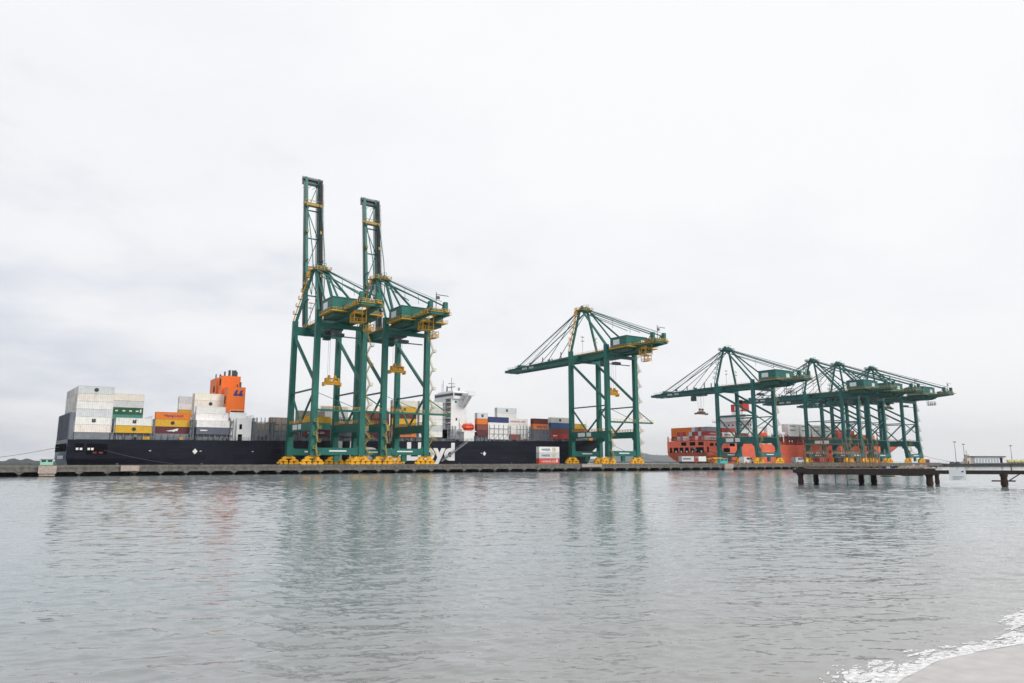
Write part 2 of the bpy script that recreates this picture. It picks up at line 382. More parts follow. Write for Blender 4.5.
# foam where the wave breaks: lacy sheet of real facets
def foam_strip(x0, x1, base, width, seed, thr):
    mb = MB(); st = .022; nx = int((x1-x0)/st); ny = int(1.9/st)
    P = {}
    def vert(i, j):
        if (i, j) not in P:
            x = x0+i*st; o = -.16+j*st; y = base(x)+o
            z = .012+.018*max(0, mnoise.noise(Vector((x*1.6, o*2.5, seed)))) + max(0, -o)*.02
            P[(i, j)] = len(mb.v); mb.v.append((x, y, z))
        return P[(i, j)]
    for i in range(nx):
        for j in range(ny):
            x = x0+i*st; o = -.16+j*st; wd = width(x)
            wd *= .8+.4*mnoise.noise(Vector((x*1.1, 7.7, seed)))
            if wd <= 0.05: continue
            t = (o+.16)/wd
            if t > 1.25: continue
            c = Vector((x*.62+o*.25, o*1.55, seed))
            lace = abs(mnoise.noise(c*2.0))*.75 + abs(mnoise.noise(c*5))*.6 + .35*abs(mnoise.noise(c*12))
            lim = thr - .06 + .78*max(0, t-.15)**1.05 - (.3 if t < .12 else 0)
            if lace*1.1 > lim*.62 + .02: mb.f.append((vert(i,j), vert(i+1,j), vert(i+1,j+1), vert(i,j+1)))
    return mb
M['foam'] = mat('white foam', (.90, .90, .90), .7, .05, 3)
def soften(m):
    t = m.node_tree; n = t.nodes.new; l = t.links.new; b = t.nodes['Principled BSDF']
    geo = n('ShaderNodeNewGeometry'); no_ = n('ShaderNodeTexNoise'); no_.inputs['Scale'].default_value = 7; no_.inputs['Detail'].default_value = 6; no_.inputs['Roughness'].default_value = .7; l(geo.outputs['Position'], no_.inputs['Vector'])
    r_ = n('ShaderNodeMapRange'); r_.inputs['From Min'].default_value = .36; r_.inputs['From Max'].default_value = .62; r_.inputs['To Min'].default_value = .38; r_.inputs['To Max'].default_value = .95; l(no_.outputs['Fac'], r_.inputs['Value']); l(r_.outputs[0], b.inputs['Alpha'])
soften(M['foam'])
def fw(x):
    pts = [(11.5,.6),(13.2,1.5),(14.5,1.7),(16,1.35),(18,.8),(20,.75),(22,.8),(24,.85),(26,.8),(34,.6)]
    for (a, b), (c, d_) in zip(pts, pts[1:]):
        if a <= x <= c: return b+(d_-b)*(x-a)/(c-a)
    return 0
fo = obj('foam', foam_strip(11.6, 31, lambda x: shore_y(x) + .06*mnoise.noise(Vector((x*.9, 3, 1))), fw, 2.0, .12), 'foam'); struct(fo, 'stuff')
fo['label'] = 'white lacy foam of the small wave breaking along the wet sand'
fo2 = obj('foam', foam_strip(23.0, 34, lambda x: 9.55+.07*(x-23), lambda x: min(1.0, (x-23)*.45), 9.0, .2), 'foam'); struct(fo2, 'stuff')
fo2['label'] = 'white foam crest of the next wave at the right edge'

def hills(name, px0, px1, D, depth, hf, m, seed, rise=(.0, .5)):
    """ridge patch in the ring sector seen between two bearings"""
    mb = MB(); nx, ny = 150, 34; vs = []; fs = []
    for i in range(nx+1):
        px = px0+(px1-px0)*i/nx; u = (px-512)/726.6
        for j in range(ny+1):
            t = j/ny; dd = D+depth*t
            X, Y = u*dd, dd
            x = X*math.cos(THETA)+Y*math.sin(THETA); y = -X*math.sin(THETA)+Y*math.cos(THETA)
            k_ = min(1, max(0, (t-rise[0])/(rise[1]-rise[0]))); k_ = k_*k_*(3-2*k_); z = 1.6+(hf(px)-1.6)*k_ if 0 < t < 1 else 0
            z *= 1+.18*mnoise.noise(Vector((x/(D*.012), y/(D*.012), seed)))+.1*mnoise.noise(Vector((x/(D*.004), y/(D*.004), seed)))
            vs.append((x, y, max(z, 0)-.5))
    for i in range(nx):
        for j in range(ny): fs.append((i*(ny+1)+j, (i+1)*(ny+1)+j, (i+1)*(ny+1)+j+1, i*(ny+1)+j+1))
    mb.add(vs, fs); return struct(obj(name, mb, m))
M['forest'] = mat('wooded hillside', (.022, .036, .034), .9, .4, .03, bump=.6)
def lump(px, c, wd, h): return h*math.exp(-(abs(px-c)/wd)**2.8)
hills('hills', -160, 130, 800, 1500, lambda p: 4+lump(p,13,6.0,6.5)+lump(p,27,5.5,6)+lump(p,20,14,1.5)+lump(p,42,9,1.5)+lump(p,-30,20,9)+.8*mnoise.noise(Vector((p*.45,0,0)))+.5*mnoise.noise(Vector((p*1.3,5,0))), M['forest'], 1, (.55, .85))
hills('hills', 560, 800, 1500, 8400, lambda p: 34+lump(p,655,20,46)+lump(p,628,18,62)+lump(p,690,20,22), M['forest'], 2, (.8, .93))

# ------------------------------------------------------------------ quay
Y0, YE, DZ = 264.6, 259.0, 3.15          # landside rail, near edge of the quay, deck height
q = thing('quay', 'long concrete quay on piles carrying the cranes, containers and trucks', 'quay', (0, YE, 0))
q['kind'] = 'structure'
X0, X1 = -160, 555
s_ = MB(); s_.box(X0, X1, 0, 38.0, 2.35, DZ); obj('deck_slab', s_, 'deckconcrete', q)
s_ = MB()
x = X0
while x < X1-.1:
    ln = min(15.2, X1-x); s_.box(x+.02, x+ln-.02, -.25, -.005, 1.35+.03*random.uniform(-1,1), DZ-.04+.02*random.uniform(-1,1)); x += ln
s_.box(X0, X1, -.38, -.255, 2.55, 2.9)
obj('fascia_beam', s_, 'concrete', q)
s_ = MB(); s_.box(X0, X1, .05, .45, DZ+.004, DZ+.28); obj('kerb', s_, 'concrete', q)
s_ = MB(); x = X0+2
while x < X1:
    s_.prism([(-.9,2.34),(.9,2.34),(.9,1.3),(.35,.75),(-.35,.75),(-.9,1.3)], 1, 0, 0) if False else None
    s_.add([(x-1.2,-.20,1.34),(x+1.2,-.20,1.34),(x+.35,-.20,.72),(x-.35,-.20,.72),(x-1.2,36,1.34),(x+1.2,36,1.34),(x+.35,36,.72),(x-.35,36,.72)],
           [(0,1,2,3),(4,7,6,5),(0,4,5,1),(1,5,6,2),(2,6,7,3),(3,7,4,0)])
    x += 7.6
obj('pile_cap', s_, 'concrete', q)
s_ = MB(); x = X0+2
while x < X1:
    for yy in (.5, 6, 12): s_.tube((x, yy, -2), (x, yy, .74), .38, n=8)
    x += 7.6
obj('pile', s_, 'wetconcrete', q)
s_ = MB(); s_.box(X0, X1, 16, 16.5, -2, 2.3); obj('back_wall', s_, 'wetconcrete', q)
# crane rails
for yy in (Y0, Y0+28):
    s_ = MB(); s_.box(X0+60, X1-4, yy-YE-.08, yy-YE+.08, DZ+.004, DZ+.12); obj('crane_rail', s_, 'steel', q)
# clutter: bollards and tyre fenders
s_ = MB(); x = -155
def bollard_mesh():
    b = MB(); b.tube((0,0,0),(0,0,.12),.45,n=10); b.tube((0,0,.12),(0,0,.6),.24,.22,n=10); b.tube((0,0,.6),(0,0,.82),.36,.30,n=10); return b
bl = bollard_mesh().mesh('bollard', 'steel'); k = 0
for x in [4, 27, 52, 78, 98, 126, 152, 178, 203, 228, 252, 276, 301, 330, 360, 390, 420, 450, 480, 510, 540]:
    o = bpy.data.objects.new('bollard', bl); C.objects.link(o); o.location = (x, YE+1.0, DZ)
    near = 'left of the cranes' if x < 90 else 'below the raised boom cranes' if x < 160 else 'right of the hull lettering' if x < 275 else 'in front of the red ship'
    nb = sum(1 for z in [4, 27, 52, 78, 98, 126, 152, 178, 203, 228, 252, 276, 301, 330, 360, 390, 420, 450, 480, 510, 540] if z < x and (('a' if z < 90 else 'b' if z < 160 else 'c' if z < 275 else 'd') == ('a' if x < 90 else 'b' if x < 160 else 'c' if x < 275 else 'd')))
    tag(o, '%s bollard from left on quay edge %s' % (['first','second','third','fourth','fifth','sixth','seventh','eighth','ninth','tenth'][nb], near), 'bollard', 'bollards along the quay edge')

def booth(x0, x1, m, label, blk0, blk1, h, by=-2.2):
    t = thing('guard_booth', label, 'booth', ((x0+x1)/2, YE+1.6, DZ)); w_ = (x1-x0)/2
    b = MB(); b.box(-w_, w_, 0, 2.2, .25, h); obj('cabin', b, m, t)
    b = MB(); b.box(-w_-.2, w_+.2, -.25, 2.45, h, h+.16); obj('roof', b, 'rubble', t)
    for sx in (-1, 1):
        b = MB(); b.box(sx*w_*.48-w_*.34, sx*w_*.48+w_*.34, -.05, -.003, h*.62, h*.92); obj('window', b, 'glass', t)
    b = MB(); b.box(-w_-.1, w_+.1, -.1, 2.3, 0, .247); obj('base', b, 'concrete', t)
    k_ = MB(); k_.box(blk0, blk1, -1.6, -.4, .95, DZ+.1); k_.box(blk0+.3, blk1-.3, -1.2, -.41, .2, .947)
    o = obj('fender_block', k_, 'rubble', None, (0, YE, 0)); return o
o = booth(6.6, 9.9, 'mint', 'small mint green cabin on the quay edge left of the black ship', 6.2, 10.8, 1.95)
tag(o, 'pale concrete fender block under the mint green cabin', 'fender', 'fender blocks on the quay face')
o = booth(315.4, 321.4, 'turquoise', 'small turquoise cabin on the quay edge in front of the red ship', 315.2, 322.2, 2.6)
tag(o, 'pale concrete fender block under the turquoise cabin', 'fender', 'fender blocks on the quay face')
b = MB(); b.box(-2.6,2.6,-1.3,-.4,1.5,DZ+.05); tag(obj('fender_block', b, 'rubble', None, (30.5, YE, 0)), 'pale concrete fender block under the white stern containers', 'fender', 'fender blocks on the quay face')
b = MB(); b.box(-6,6,-1.1,-.4,1.9,DZ+.05); tag(obj('fender_block', b, 'rubble', None, (222, YE, 0)), 'long pale fender block under the stacked quay containers', 'fender', 'fender blocks on the quay face')

# ------------------------------------------------------------------ containers
COL = dict(white=(.86,.85,.82), cream=(.83,.78,.69), rusty_white=(.84,.77,.70), light_grey=(.65,.68,.685), grey=(.27,.29,.32), slate=(.115,.125,.165), yellow=(.72,.42,.022),
           orange=(.78,.19,.015), maroon=(.115,.016,.024), red=(.45,.035,.03), brown=(.23,.06,.04), blue=(.03,.12,.33), navy=(.018,.04,.15), green=(.006,.10,.04), teal=(.06,.28,.22), beige=(.40,.34,.26), coral=(.60,.08,.05))
CH = 2.77
def container_mesh(Lc):
    b = MB(); W, H = 2.44, CH-.05; p = .15
    for xx in (0, Lc-p):
        for yy in (0, W-p): b.box(xx, xx+p, yy, yy+p, 0, H)
    for yy in (0, W-p):
        b.box(p, Lc-p, yy, yy+p, 0, .17); b.box(p, Lc-p, yy, yy+p, H-.12, H)
    for xx in (0, Lc-p):
        b.box(xx, xx+p, p, W-p, 0, .17); b.box(xx, xx+p, p, W-p, H-.12, H)
    b.box(p, Lc-p, p, W-p, .08, .16)
    def corr(y_out, y_in):
        pts = []; n = int((Lc-2*p)/.56); st = (Lc-2*p)/n
        for i in range(n):
            x0 = p+i*st; pts += [(x0, y_out), (x0+st*.25, y_out), (x0+st*.5, y_in), (x0+st*.75, y_in)]
        pts.append((Lc-p, y_out))
        vs = [(x, y, .17) for x, y in pts] + [(x, y, H-.12) for x, y in pts]; k = len(pts)
        b.add(vs, [(i, i+1, k+i+1, k+i) for i in range(k-1)])
    corr(.035, .065); corr(W-.035, W-.065)
    b.add([(p,p,H-.03),(Lc-p,p,H-.03),(Lc-p,W-p,H-.03),(p,W-p,H-.03)], [(0,1,2,3)])
    for xx, so in ((.06, -1), (Lc-.06, 1)):
        b.add([(xx,p,.17),(xx,W-p,.17),(xx,W-p,H-.12),(xx,p,H-.12)], [(0,1,2,3)])
    for yy in (.45, .95, 1.45, 1.95): b.tube((.03, yy, .1), (.03, yy, H-.1), .03, n=5)
    b.box(.02, .055, 1.2, 1.24, .17, H-.12)
    return b.mesh('container', 'container')
CM = {L_: container_mesh(L_) for L_ in (12.19, 6.06, 9.6, 11.5)}
def disc_mesh():
    b = MB(); b.tube((0,0,0),(0,-.03,0),.72,n=20); return b.mesh('emblem', 'badge')
DISC = disc_mesh()
def sq_mesh():
    b = MB(); b.box(-.62,.62,-.03,0,-.62,-.12); b.box(-.62,-.12,-.03,0,-.06,.62); b.box(-.06,.62,-.03,0,-.06,.2); b.box(.0,.62,-.03,0,.26,.62); return b.mesh('emblem', 'badge')
SQ = sq_mesh(); SKEW = -.16
def wave_mesh():
    b = MB()
    pts = [(-2.2,-.1),(-1,.05),(.2,.3),(1.6,.8),(2.3,.85),(1.9,.3),(2.1,-.1),(1.2,-.1),(.6,-.5),(.1,-.25),(-1,-.3)]
    b.prism(pts, 1, -.03, 0); return b.mesh('emblem', 'lettering')
WAVE = wave_mesh()
def dash_mesh(m='lettering'):
    b = MB(); 
    for xx, wd in ((-3.8,.9),(-1.2,1.0),(1.2,1.0),(3.6,1.0)): b.box(xx-wd/2, xx+wd/2, -.03, 0, -.25, .25)
    b.box(4.6, 5.1, -.03, 0, -.55, .75); return b.mesh('lettering', m)
DASH = dash_mesh(); 
def dark_dash():
    b = MB(); 
    for i in range(7): b.box(-4+i*.9, -4+i*.9+.55, -.03, 0, -.4, .4)
    return b.mesh('lettering', 'badge')
DDASH = dark_dash()
COUNT = [0]
ORD = ['bottom','second tier','third tier','fourth tier','fifth tier','sixth tier','seventh tier']
ROWN = ['outer','second','third','fourth','fifth','sixth','seventh','eighth','ninth','tenth','eleventh','twelfth','thirteenth']
def container(x, y, z, col, label, group, mark=None, Lc=12.19, jit=.06, cat='container'):
    o = bpy.data.objects.new('container', CM[Lc]); C.objects.link(o); o.location = (x, y, z)
    c = COL[col]; k = 1+random.uniform(-jit, jit); o.color = (c[0]*k, c[1]*k*(1+random.uniform(-.02,.02)), c[2]*k, 1)
    tag(o, label, cat, group); COUNT[0] += 1
    yk = .0
    if mark == 'disc': put('emblem', DISC, o, (Lc/2, yk, CH*.5))
    elif mark == 'square': put('emblem', SQ, o, (Lc/2, yk, CH*.5))
    elif mark == 'wave': put('emblem', WAVE, o, (Lc/2, yk, CH*.45))
    elif mark == 'dash': put('lettering', DASH, o, (Lc/2+.3, yk, CH*.5))
    elif mark == 'ddash': put('lettering', DDASH, o, (Lc/2, yk, CH*.5))
    elif mark == 'reddisc':
        put('emblem', DISC, o, (Lc/2, yk, CH*.5)).data.materials
    elif mark == 'hl': put('lettering', text_mesh('Hapag-Lloyd', 'bluepaint', .95, 6.6), o, (Lc*.25, yk, CH*.36))
    elif mark == 'hs': put('lettering', text_mesh('HAMBURG S\u00dcD', 'lettering', 1.0, 7.2), o, (Lc*.2, yk, CH*.34))
    elif mark == 'hsr': put('lettering', text_mesh('HAMBURG S\u00dcD', 'redpaint', 1.15, 9.6), o, (Lc*.1, yk, CH*.3))
    elif mark == 'small': put('lettering', text_mesh('HAMBURG', 'lettering', .55, 2.6) if False else DASHS, o, (Lc*.22, yk, CH*.55))
    return o
def small_mesh():
    b = MB(); b.box(-1.3,1.3,-.03,0,-.22,.22); return b.mesh('lettering', 'lettering')
DASHS = small_mesh()
def stack(where, ship, x, yrow, zb, cols, rows=(0,), tiers=None, marks=None, Lc=12.19, group=None):
    """one stack of containers; cols[i] is the colour of tier i"""
    for r in rows:
        for i, c in enumerate(cols):
            if c is None: continue
            cc = c if isinstance(c, str) else random.choice(c)
            mk = (marks or {}).get(i) if r == rows[0] else None
            ex = {'disc':' with dark badge','square':' with square badge','wave':' with white emblem','dash':' with white marks','hl':' with lettering','hs':' with white lettering','hsr':' with red lettering','small':' with small lettering','ddash':' with dark lettering'}.get(mk, '')
            nm = cc.replace('_', ' ')
            rr = '' if r == 0 else ', %s row in' % ROWN[r]
            if Lc < 7: nm = 'short ' + nm
            container(x, yrow+r*2.5, zb+i*CH, cc, '%s container%s, %s%s, %s' % (nm, ex, ORD[i], rr, where), group or ('containers stacked on the %s ship' % ship), mk, Lc)

# ------------------------------------------------------------------ the black container ship
HY = 299.5; BEAM = 32.2
def interp(tab, x):
    if x <= tab[0][0]: return tab[0][1]
    for (a, b), (c, d_) in zip(tab, tab[1:]):
        if x <= c: return b+(d_-b)*(x-a)/(c-a)
    return tab[-1][1]
def hull(xs_, xe_low, stemtab, deckf, hy, beam, stern_curve, x_mid, sterncut, skew=0):
    """closed hull shell from stations; y half-breadth shrinks to the stem, flares at the deck"""
    ZL = [-2.0, .5, 3.0, 5.5, 8.0, 10.5, 1e3]
    mb = MB(); cols = []
    nb = 26; st = [0,.01,.02,.04,.07,.11,.17,.25,.4,.6,.8,1.0]
    rows = []
    for t in st:                                       # stern to midship
        rows.append(('s', t))
    for k in range(1, nb+1): rows.append(('b', k/nb))
    cy = hy+beam/2
    for kind, t in rows:
        ring = []
        for zl in ZL:
            if kind == 's':
                x0 = xs_+sterncut(min(zl, 20)); x = x0+(x_mid-x0)*t
                z = deckf(x) if zl > 100 else zl
                hb = beam/2*stern_curve(t, z)
            else:
                zt = deckf(xe_low+20) if zl > 100 else zl
                stem = interp(stemtab, zt); x = x_mid+(stem-x_mid)*t
                z = deckf(x) if zl > 100 else zl
                full = .42 if zl > 100 else .02+.022*max(0, z)
                s0 = min(.75, full+.25); u = max(0, (t-s0)/(1-s0)); hb = beam/2*max(0.0, 1-u**(2.6 if zl > 100 else 2.0))
            ring.append((x, z, hb))
        cols.append(ring)
    V = []
    for ring in cols:
        for (x, z, hb) in ring: V.append((x, cy-hb, z))
        for (x, z, hb) in ring: V.append((x+skew*max(0,1-(x-xs_)/20) if x < xs_+20 else x, cy+hb, z))
    nz = len(ZL); F = []; D = []
    for i in range(len(cols)-1):
        a, b = i*2*nz, (i+1)*2*nz
        for j in range(nz-1):
            F.append((a+j, b+j, b+j+1, a+j+1)); F.append((a+nz+j, a+nz+j+1, b+nz+j+1, b+nz+j))
        F.append((a+nz-1, b+nz-1, b+2*nz-1, a+2*nz-1))
    T = [tuple(list(range(nz)) + list(range(2*nz-1, nz-1, -1)))]
    mb.add(V, F); tb = MB(); tb.add([V[i] for i in range(2*nz)], T)
    return mb, tb, cols
deck1 = lambda x: interp([(15,12.3),(74,12.7),(130,13.3),(198,14.4),(240,15.0),(262,15.8),(285.5,18.2),(300,19)], x)
base1 = lambda x: interp([(15,14.9),(80,14.95),(130,15.3),(165,15.6),(183,15.7),(184.5,16.85),(191,16.85),(191.3,15.2),(229,15.3),(231,16.2),(245,16.4)], x)
ship = thing('container_ship', 'long black hulled container ship with white lettering and orange funnel behind the quay', 'ship', (0,0,0))
hm, tm, _ = hull(15.0, 262, [(-2,262),(.5,265),(3,268),(5.5,270),(8,271),(10.5,272.6),(14,277),(18,285),(19,286)], deck1, HY, BEAM,
                 lambda t, z: (1 - .55*max(0, 1-t*5)*max(0, (6-z)/8)**1.3) * (1-.015*max(0,1-t*12)), 190.0, lambda z: max(0, (4-z))*.8, -2.2)
ho = obj('hull', hm, 'hullnavy', ship)
obj('transom', tm, 'transom', ship)
t_ = MB()
for k_ in range(6):
    yy = HY+2.2+k_*5.1; xo = 15-2.2*(yy+1.8-HY)/BEAM; dx = .125
    t_.add([(xo+dx-.17,yy,8.0),(xo+dx-.02,yy,8.0),(xo-dx-.02,yy+3.6,8.0),(xo-dx-.17,yy+3.6,8.0),(xo+dx-.17,yy,10.9),(xo+dx-.02,yy,10.9),(xo-dx-.02,yy+3.6,10.9),(xo-dx-.17,yy+3.6,10.9)],
           [(0,3,2,1),(4,5,6,7),(0,1,5,4),(1,2,6,5),(2,3,7,6),(3,0,4,7)])
pieces('mooring_opening', t_, 'dark', ship)
t_ = MB()
for k_ in range(9):
    yy = HY+8+k_*1.7; xo = 15-2.2*(yy-HY)/BEAM; t_.box(xo-.2, xo-.02, yy, yy+1.0, 5.4, 6.6)
obj('lettering', t_, 'lettering', ship, label='small white lettering across the grey transom')
t_ = MB(); t_.box(17.4, 20.2, HY-.10, HY-.004, 8.0, 10.8); t_.box(21.0, 27.6, HY-.10, HY-.004, 7.0, 10.8); pieces('mooring_opening', t_, 'dark', ship)
t_ = MB()
for x_ in (17.7, 18.9, 21.3, 22.4): t_.box(x_, x_+.8, HY-.3, HY-.101, 8.5, 9.3)
pieces('mooring_roller', t_, 'white', ship)
t_ = MB()
for x_ in (23, 25.0): t_.box(x_, x_+1.2, HY-.3, HY-.101, 7.3, 7.9)
pieces('mooring_winch', t_, 'dkred', ship)
put('lettering', text_mesh('Hapag-Lloyd', 'lettering', 7.9, 58.0, bold=.04, depth=.05), ship, (114.3, HY-.06, 5.25), 'large white lettering along the black hull')
t_ = MB()
for x_, z_ in ((57.2,8.3),(189,8.2)): t_.prism([(x_-.95,z_),(x_,z_-1.1),(x_+.95,z_),(x_,z_+1.1)], 1, HY-.06, HY-.005)
for x_ in (41.2, 58.9, 78.5, 187.0): t_.box(x_, x_+.7, HY-.06, HY-.005, 8.3, 8.55)
pieces('hull_mark', t_, 'lettering', ship)
# deck edge: railing, coaming, hatch covers
t_ = MB(); prev = None
xx = 32.0
while xx < 284:
    p = (xx, HY+.25, deck1(xx)) if xx < 250 else (xx, HY+.25+((xx-250)/36)**2.4*16, deck1(xx))
    if prev: t_.rail([prev, p], 1.1, 2.5, .07)
    prev = p; xx += 5
obj('railing', t_, 'greysteel', ship)
t_ = MB(); bays1 = [(16.7,28.9),(29.5,41.7),(42.6,54.8),(57.2,69.4),(84.9,97.1),(98.6,110.8),(112.3,124.5),(126,138.2),(139.7,151.9),(153.4,165.6),(184.8,190.9),(191.3,203.5),(204.7,216.9),(218.1,229),(230.2,242.4),(244,256.2)]
for a, b in bays1:
    y_in = HY+1.4
    t_.box(a, b, y_in, HY+BEAM-1.4, deck1(b)-.4 if a < 240 else 15, base1((a+b)/2)-.03)
pieces('hatch_coaming', t_, 'greysteel', ship)
t_ = MB(); 
for a, b in bays1:                                     # stanchions under the outer containers and clutter along the side passage
    x_ = a+.5
    while x_ < b: t_.box(x_, x_+.25, HY+.6, HY+.85, deck1(x_)-.2, base1(x_)-.05); x_ += 2.2
for k_ in range(70):
    x_ = random.uniform(30, 240)
    if 70 < x_ < 84 or 166 < x_ < 184: continue
    t_.box(x_, x_+random.uniform(.4,1.6), HY+.5, HY+1.3, deck1(x_)-.2, deck1(x_)+random.uniform(.5,1.9))
pieces('deck_fitting', t_, 'greysteel', ship)
t_ = MB()
for x_ in (19.6, 38.8, 40.0, 51.5): t_.box(x_, x_+1.1, HY+.25, HY+.45, deck1(x_)+.1, deck1(x_)+1.2)
pieces('fire_box', t_, 'yellow', ship)
t_ = MB(); t_.box(16.7, 28.9, HY+.2, HY+1.38, 12.2, 14.87); obj('deckhouse', t_, 'greysteel', ship)
# stern wall carrying the aftermost lashing bridge
t_ = MB(); t_.prism([(15.15,HY+.1),(16.5,HY+.1),(14.5,HY+BEAM-.1),(13.05,HY+BEAM-.1)], 2, 12.2, 21.8)
for k_ in range(14):
    xo = 15.15-2.1*(k_*2.4+.5)/BEAM; t_.box(xo-.2, xo-.03, HY+.3+k_*2.4, HY+.6+k_*2.4, 12.2, 21.8)
obj('stern_wall', t_, 'transom', ship)
def lashing(x, zt, parent, m='greysteel', hy=HY, beam=BEAM, zb=None, n=13):
    b = MB(); zb = deck1(x)-.3 if zb is None else zb; wd = 1.0
    st = (beam-1)/n
    for i in range(n+1):
        yy = hy+.35+i*st
        for dx in (0, wd): b.box(x+dx-.13, x+dx+.13, yy-.15, yy+.15, zb, zt)
    z = zb+2.4
    while z <= zt+.1:
        b.box(x-.2, x+wd+.2, hy+.2, hy+beam-.2, z-.13, z); z += CH
    z = zb
    while z < zt-2:
        for i in range(0, n, 2):
            b.beam((x, hy+.35+i*st, z), (x, hy+.35+(i+1)*st, z+CH), .12)
        b.beam((x, hy+.3, z), (x+wd, hy+.3, z+CH), .12); z += CH
    b.rail([(x-.1, hy+.25, zt), (x-.1, hy+beam-.25, zt)], 1.0, 2.4, .06)
    return obj('lashing_bridge', b, m, parent)
for x_, zt in ((28.0,20.2),(41.5,20.4),(55.2,20.6),(69.8,21),(78.6,22),(86.4,20.4),(97.4,20),(111.1,20),(124.8,20.2),(138.5,20.4),(152.2,20.4),(203.7,21.8),(217.1,21.8),(229.1,21.8),(242.6,21.8)):
    lashing(x_, zt, ship)
# lashing rods and cell frames in front of the white and dark blocks right of the bridge
for a, b_ in ((80,86.2),(87.4,97.4),(192,203),(208.5,216.5),(219,228.6)):
    z0_, y_ = base1(a), HY+.05; t_ = MB()
    for k_ in range(5):
        x_ = a+(b_-a)*k_/4; t_.box(x_-.13, x_+.13, y_, y_+.2, z0_-2, z0_+CH*2.6)
    for k_ in range(3): t_.box(a, b_, y_, y_+.18, z0_+k_*2.6-.1, z0_+k_*2.6+.1)
    for k_ in range(4):
        x_ = a+(b_-a)*k_/4; x2 = a+(b_-a)*(k_+1)/4; t_.beam((x_, y_, z0_), (x2, y_, z0_+2.6), .13)
    obj('lashing_frame', t_, 'greysteel', ship)
# open cell guides without cargo (frames between the funnel casing and the left crane)
t_ = MB()
for x_ in (86, 89, 92, 95):
    for r in range(0, 13, 2): t_.box(x_, x_+.3, HY+1.5+r*2.45, HY+1.8+r*2.45, 13, 19.5)
    t_.box(x_, x_+.3, HY+1.5, HY+31, 19.5, 19.8); t_.box(x_, x_+.3, HY+1.5, HY+31, 16.8, 17.0)
obj('cell_guide', t_, 'greysteel', ship)
# funnel block
fn = MB(); fn.box(68.3, 75.2, 301.6, 309.7, 24.0, 34.2); fo_ = obj('funnel', fn, 'funnel', ship)
fn = MB(); fn.box(67.5, 75.0, 309.72, 315.2, 22, 39.4); fn.box(67.5, 75, 319.0, 331, 22, 39.4); fn.box(70.5, 75, 315.2, 319.0, 22, 38.4)
obj('funnel_casing', fn, 'funnel', fo_)
fn = MB(); fn.box(67.43, 67.497, 311.2, 313.2, 35.5, 38.2); fn.box(68.22, 68.297, 304.6, 306, 27.5, 30.5); fn.box(67.43,67.497,322,324,33.5,36)
fn.box(70.0, 75.0, 301.53, 301.597, 24.0, 24.5); pieces('louvre', fn, 'dark', fo_)
fn = MB()
for x_, y_, h_, r_ in ((69.5,314,2.2,.35),(71,312.5,2.7,.5),(72.2,311.5,2.6,.5),(73.4,312.6,2.8,.45),(74.2,313.4,2.3,.3),(68.6,326,2.2,.25),(69.5,322,1.8,.35)): fn.tube((x_,y_,39.4),(x_,y_,39.4+h_),r_,n=10)
fn.tube((73.5,303.5,34.2),(73.5,303.5,36.4),.4,n=10); fn.tube((72.6,304.5,34.2),(72.6,304.5,35.6),.3,n=10)
pieces('exhaust_pipe', fn, 'steel', fo_)
fn = MB(); 
for k_ in range(2):
    xo = 70.9+k_*1.9
    fn.prism([(xo-.5,30.6),(xo+.5,30.6),(xo+1.5,32.9),(xo+.5,32.9)], 1, 301.54, 301.597); fn.prism([(xo+.45,30.6),(xo+1.25,30.6),(xo+1.6,31.5),(xo+.85,31.5)], 1, 301.53, 301.597)
obj('emblem', fn, 'bluepaint', fo_)
fn = MB(); fn.box(72.3, 78.0, 300.2, 312, 12.4, 21.7); fn.box(69.6, 76.0, 301.55, 325, 21.7, 23.99); fn.box(70, 72.3, 301.6, 325, 12.5, 21.7)
ca = obj('engine_casing', fn, 'white', ship)
fn = MB(); fn.box(73.3, 74.3, 300.12, 300.197, 17.2, 19.2); fn.box(72.9, 74.5, 300.12, 300.197, 12.6, 15.2); pieces('door', fn, 'dark', ca)
fn = MB(); fn.rail([(69.6,301.6,21.7),(78,301.6,21.7),(78,312,21.7)],1.1,1.6,.07); fn.rail([(69.6,301.6,24),(76,301.6,24)],1.0,1.6,.06); obj('railing', fn, 'white', ca)

# bridge house
sp = MB(); sp.box(174.9, 184.0, 308, 326, 15.0, 35.0); sp.box(174.9,184,304.5,326,15,20); sh = obj('superstructure', sp, 'white', ship)
sp = MB(); sp.box(175.5, 184.2, 307, 326.5, 35.0, 38.4); sp.box(180.2,184.0,300.6,306.98,36.3,37.4); sp.box(180.2,184.0,326.52,331.5,36.3,37.4); sp.box(176.5,183,309,325,38.4,39.2)
obj('wheelhouse', sp, 'white', sh)
sp = MB(); sp.beam((182.2,308,31.0),(182.2,301.2,36.4),.5,1.6); sp.beam((180.4,308,31.0),(180.4,301.2,36.4),.25,.8); sp.box(181.9,182.4,306.6,308,33,36.3); pieces('wing_bracket', sp, 'white', sh)
sp = MB(); sp.rail([(180.2,307,37.4),(180.2,300.6,37.4),(184,300.6,37.4),(184,307,37.4)],1.1,1.2,.07); sp.rail([(176.5,309,39.2),(183,309,39.2)],1.1,1.5,.07); obj('railing', sp, 'white', sh)
for z_ in (20.8, 23.4, 26.0, 28.6, 31.2, 33.4):
    sp = MB(); sp.box(174.82, 174.897, 308.5, 313.6, z_, z_+1.7); obj('balcony', sp, 'dark', sh)
    sp = MB(); sp.box(173.4, 174.81, 308.2, 316, z_-.25, z_-.1); sp.rail([(174.8,308.3,z_-.1),(173.5,308.3,z_-.1),(173.5,316,z_-.1)],1.1,1.3,.07); obj('balcony_rail', sp, 'white', sh)
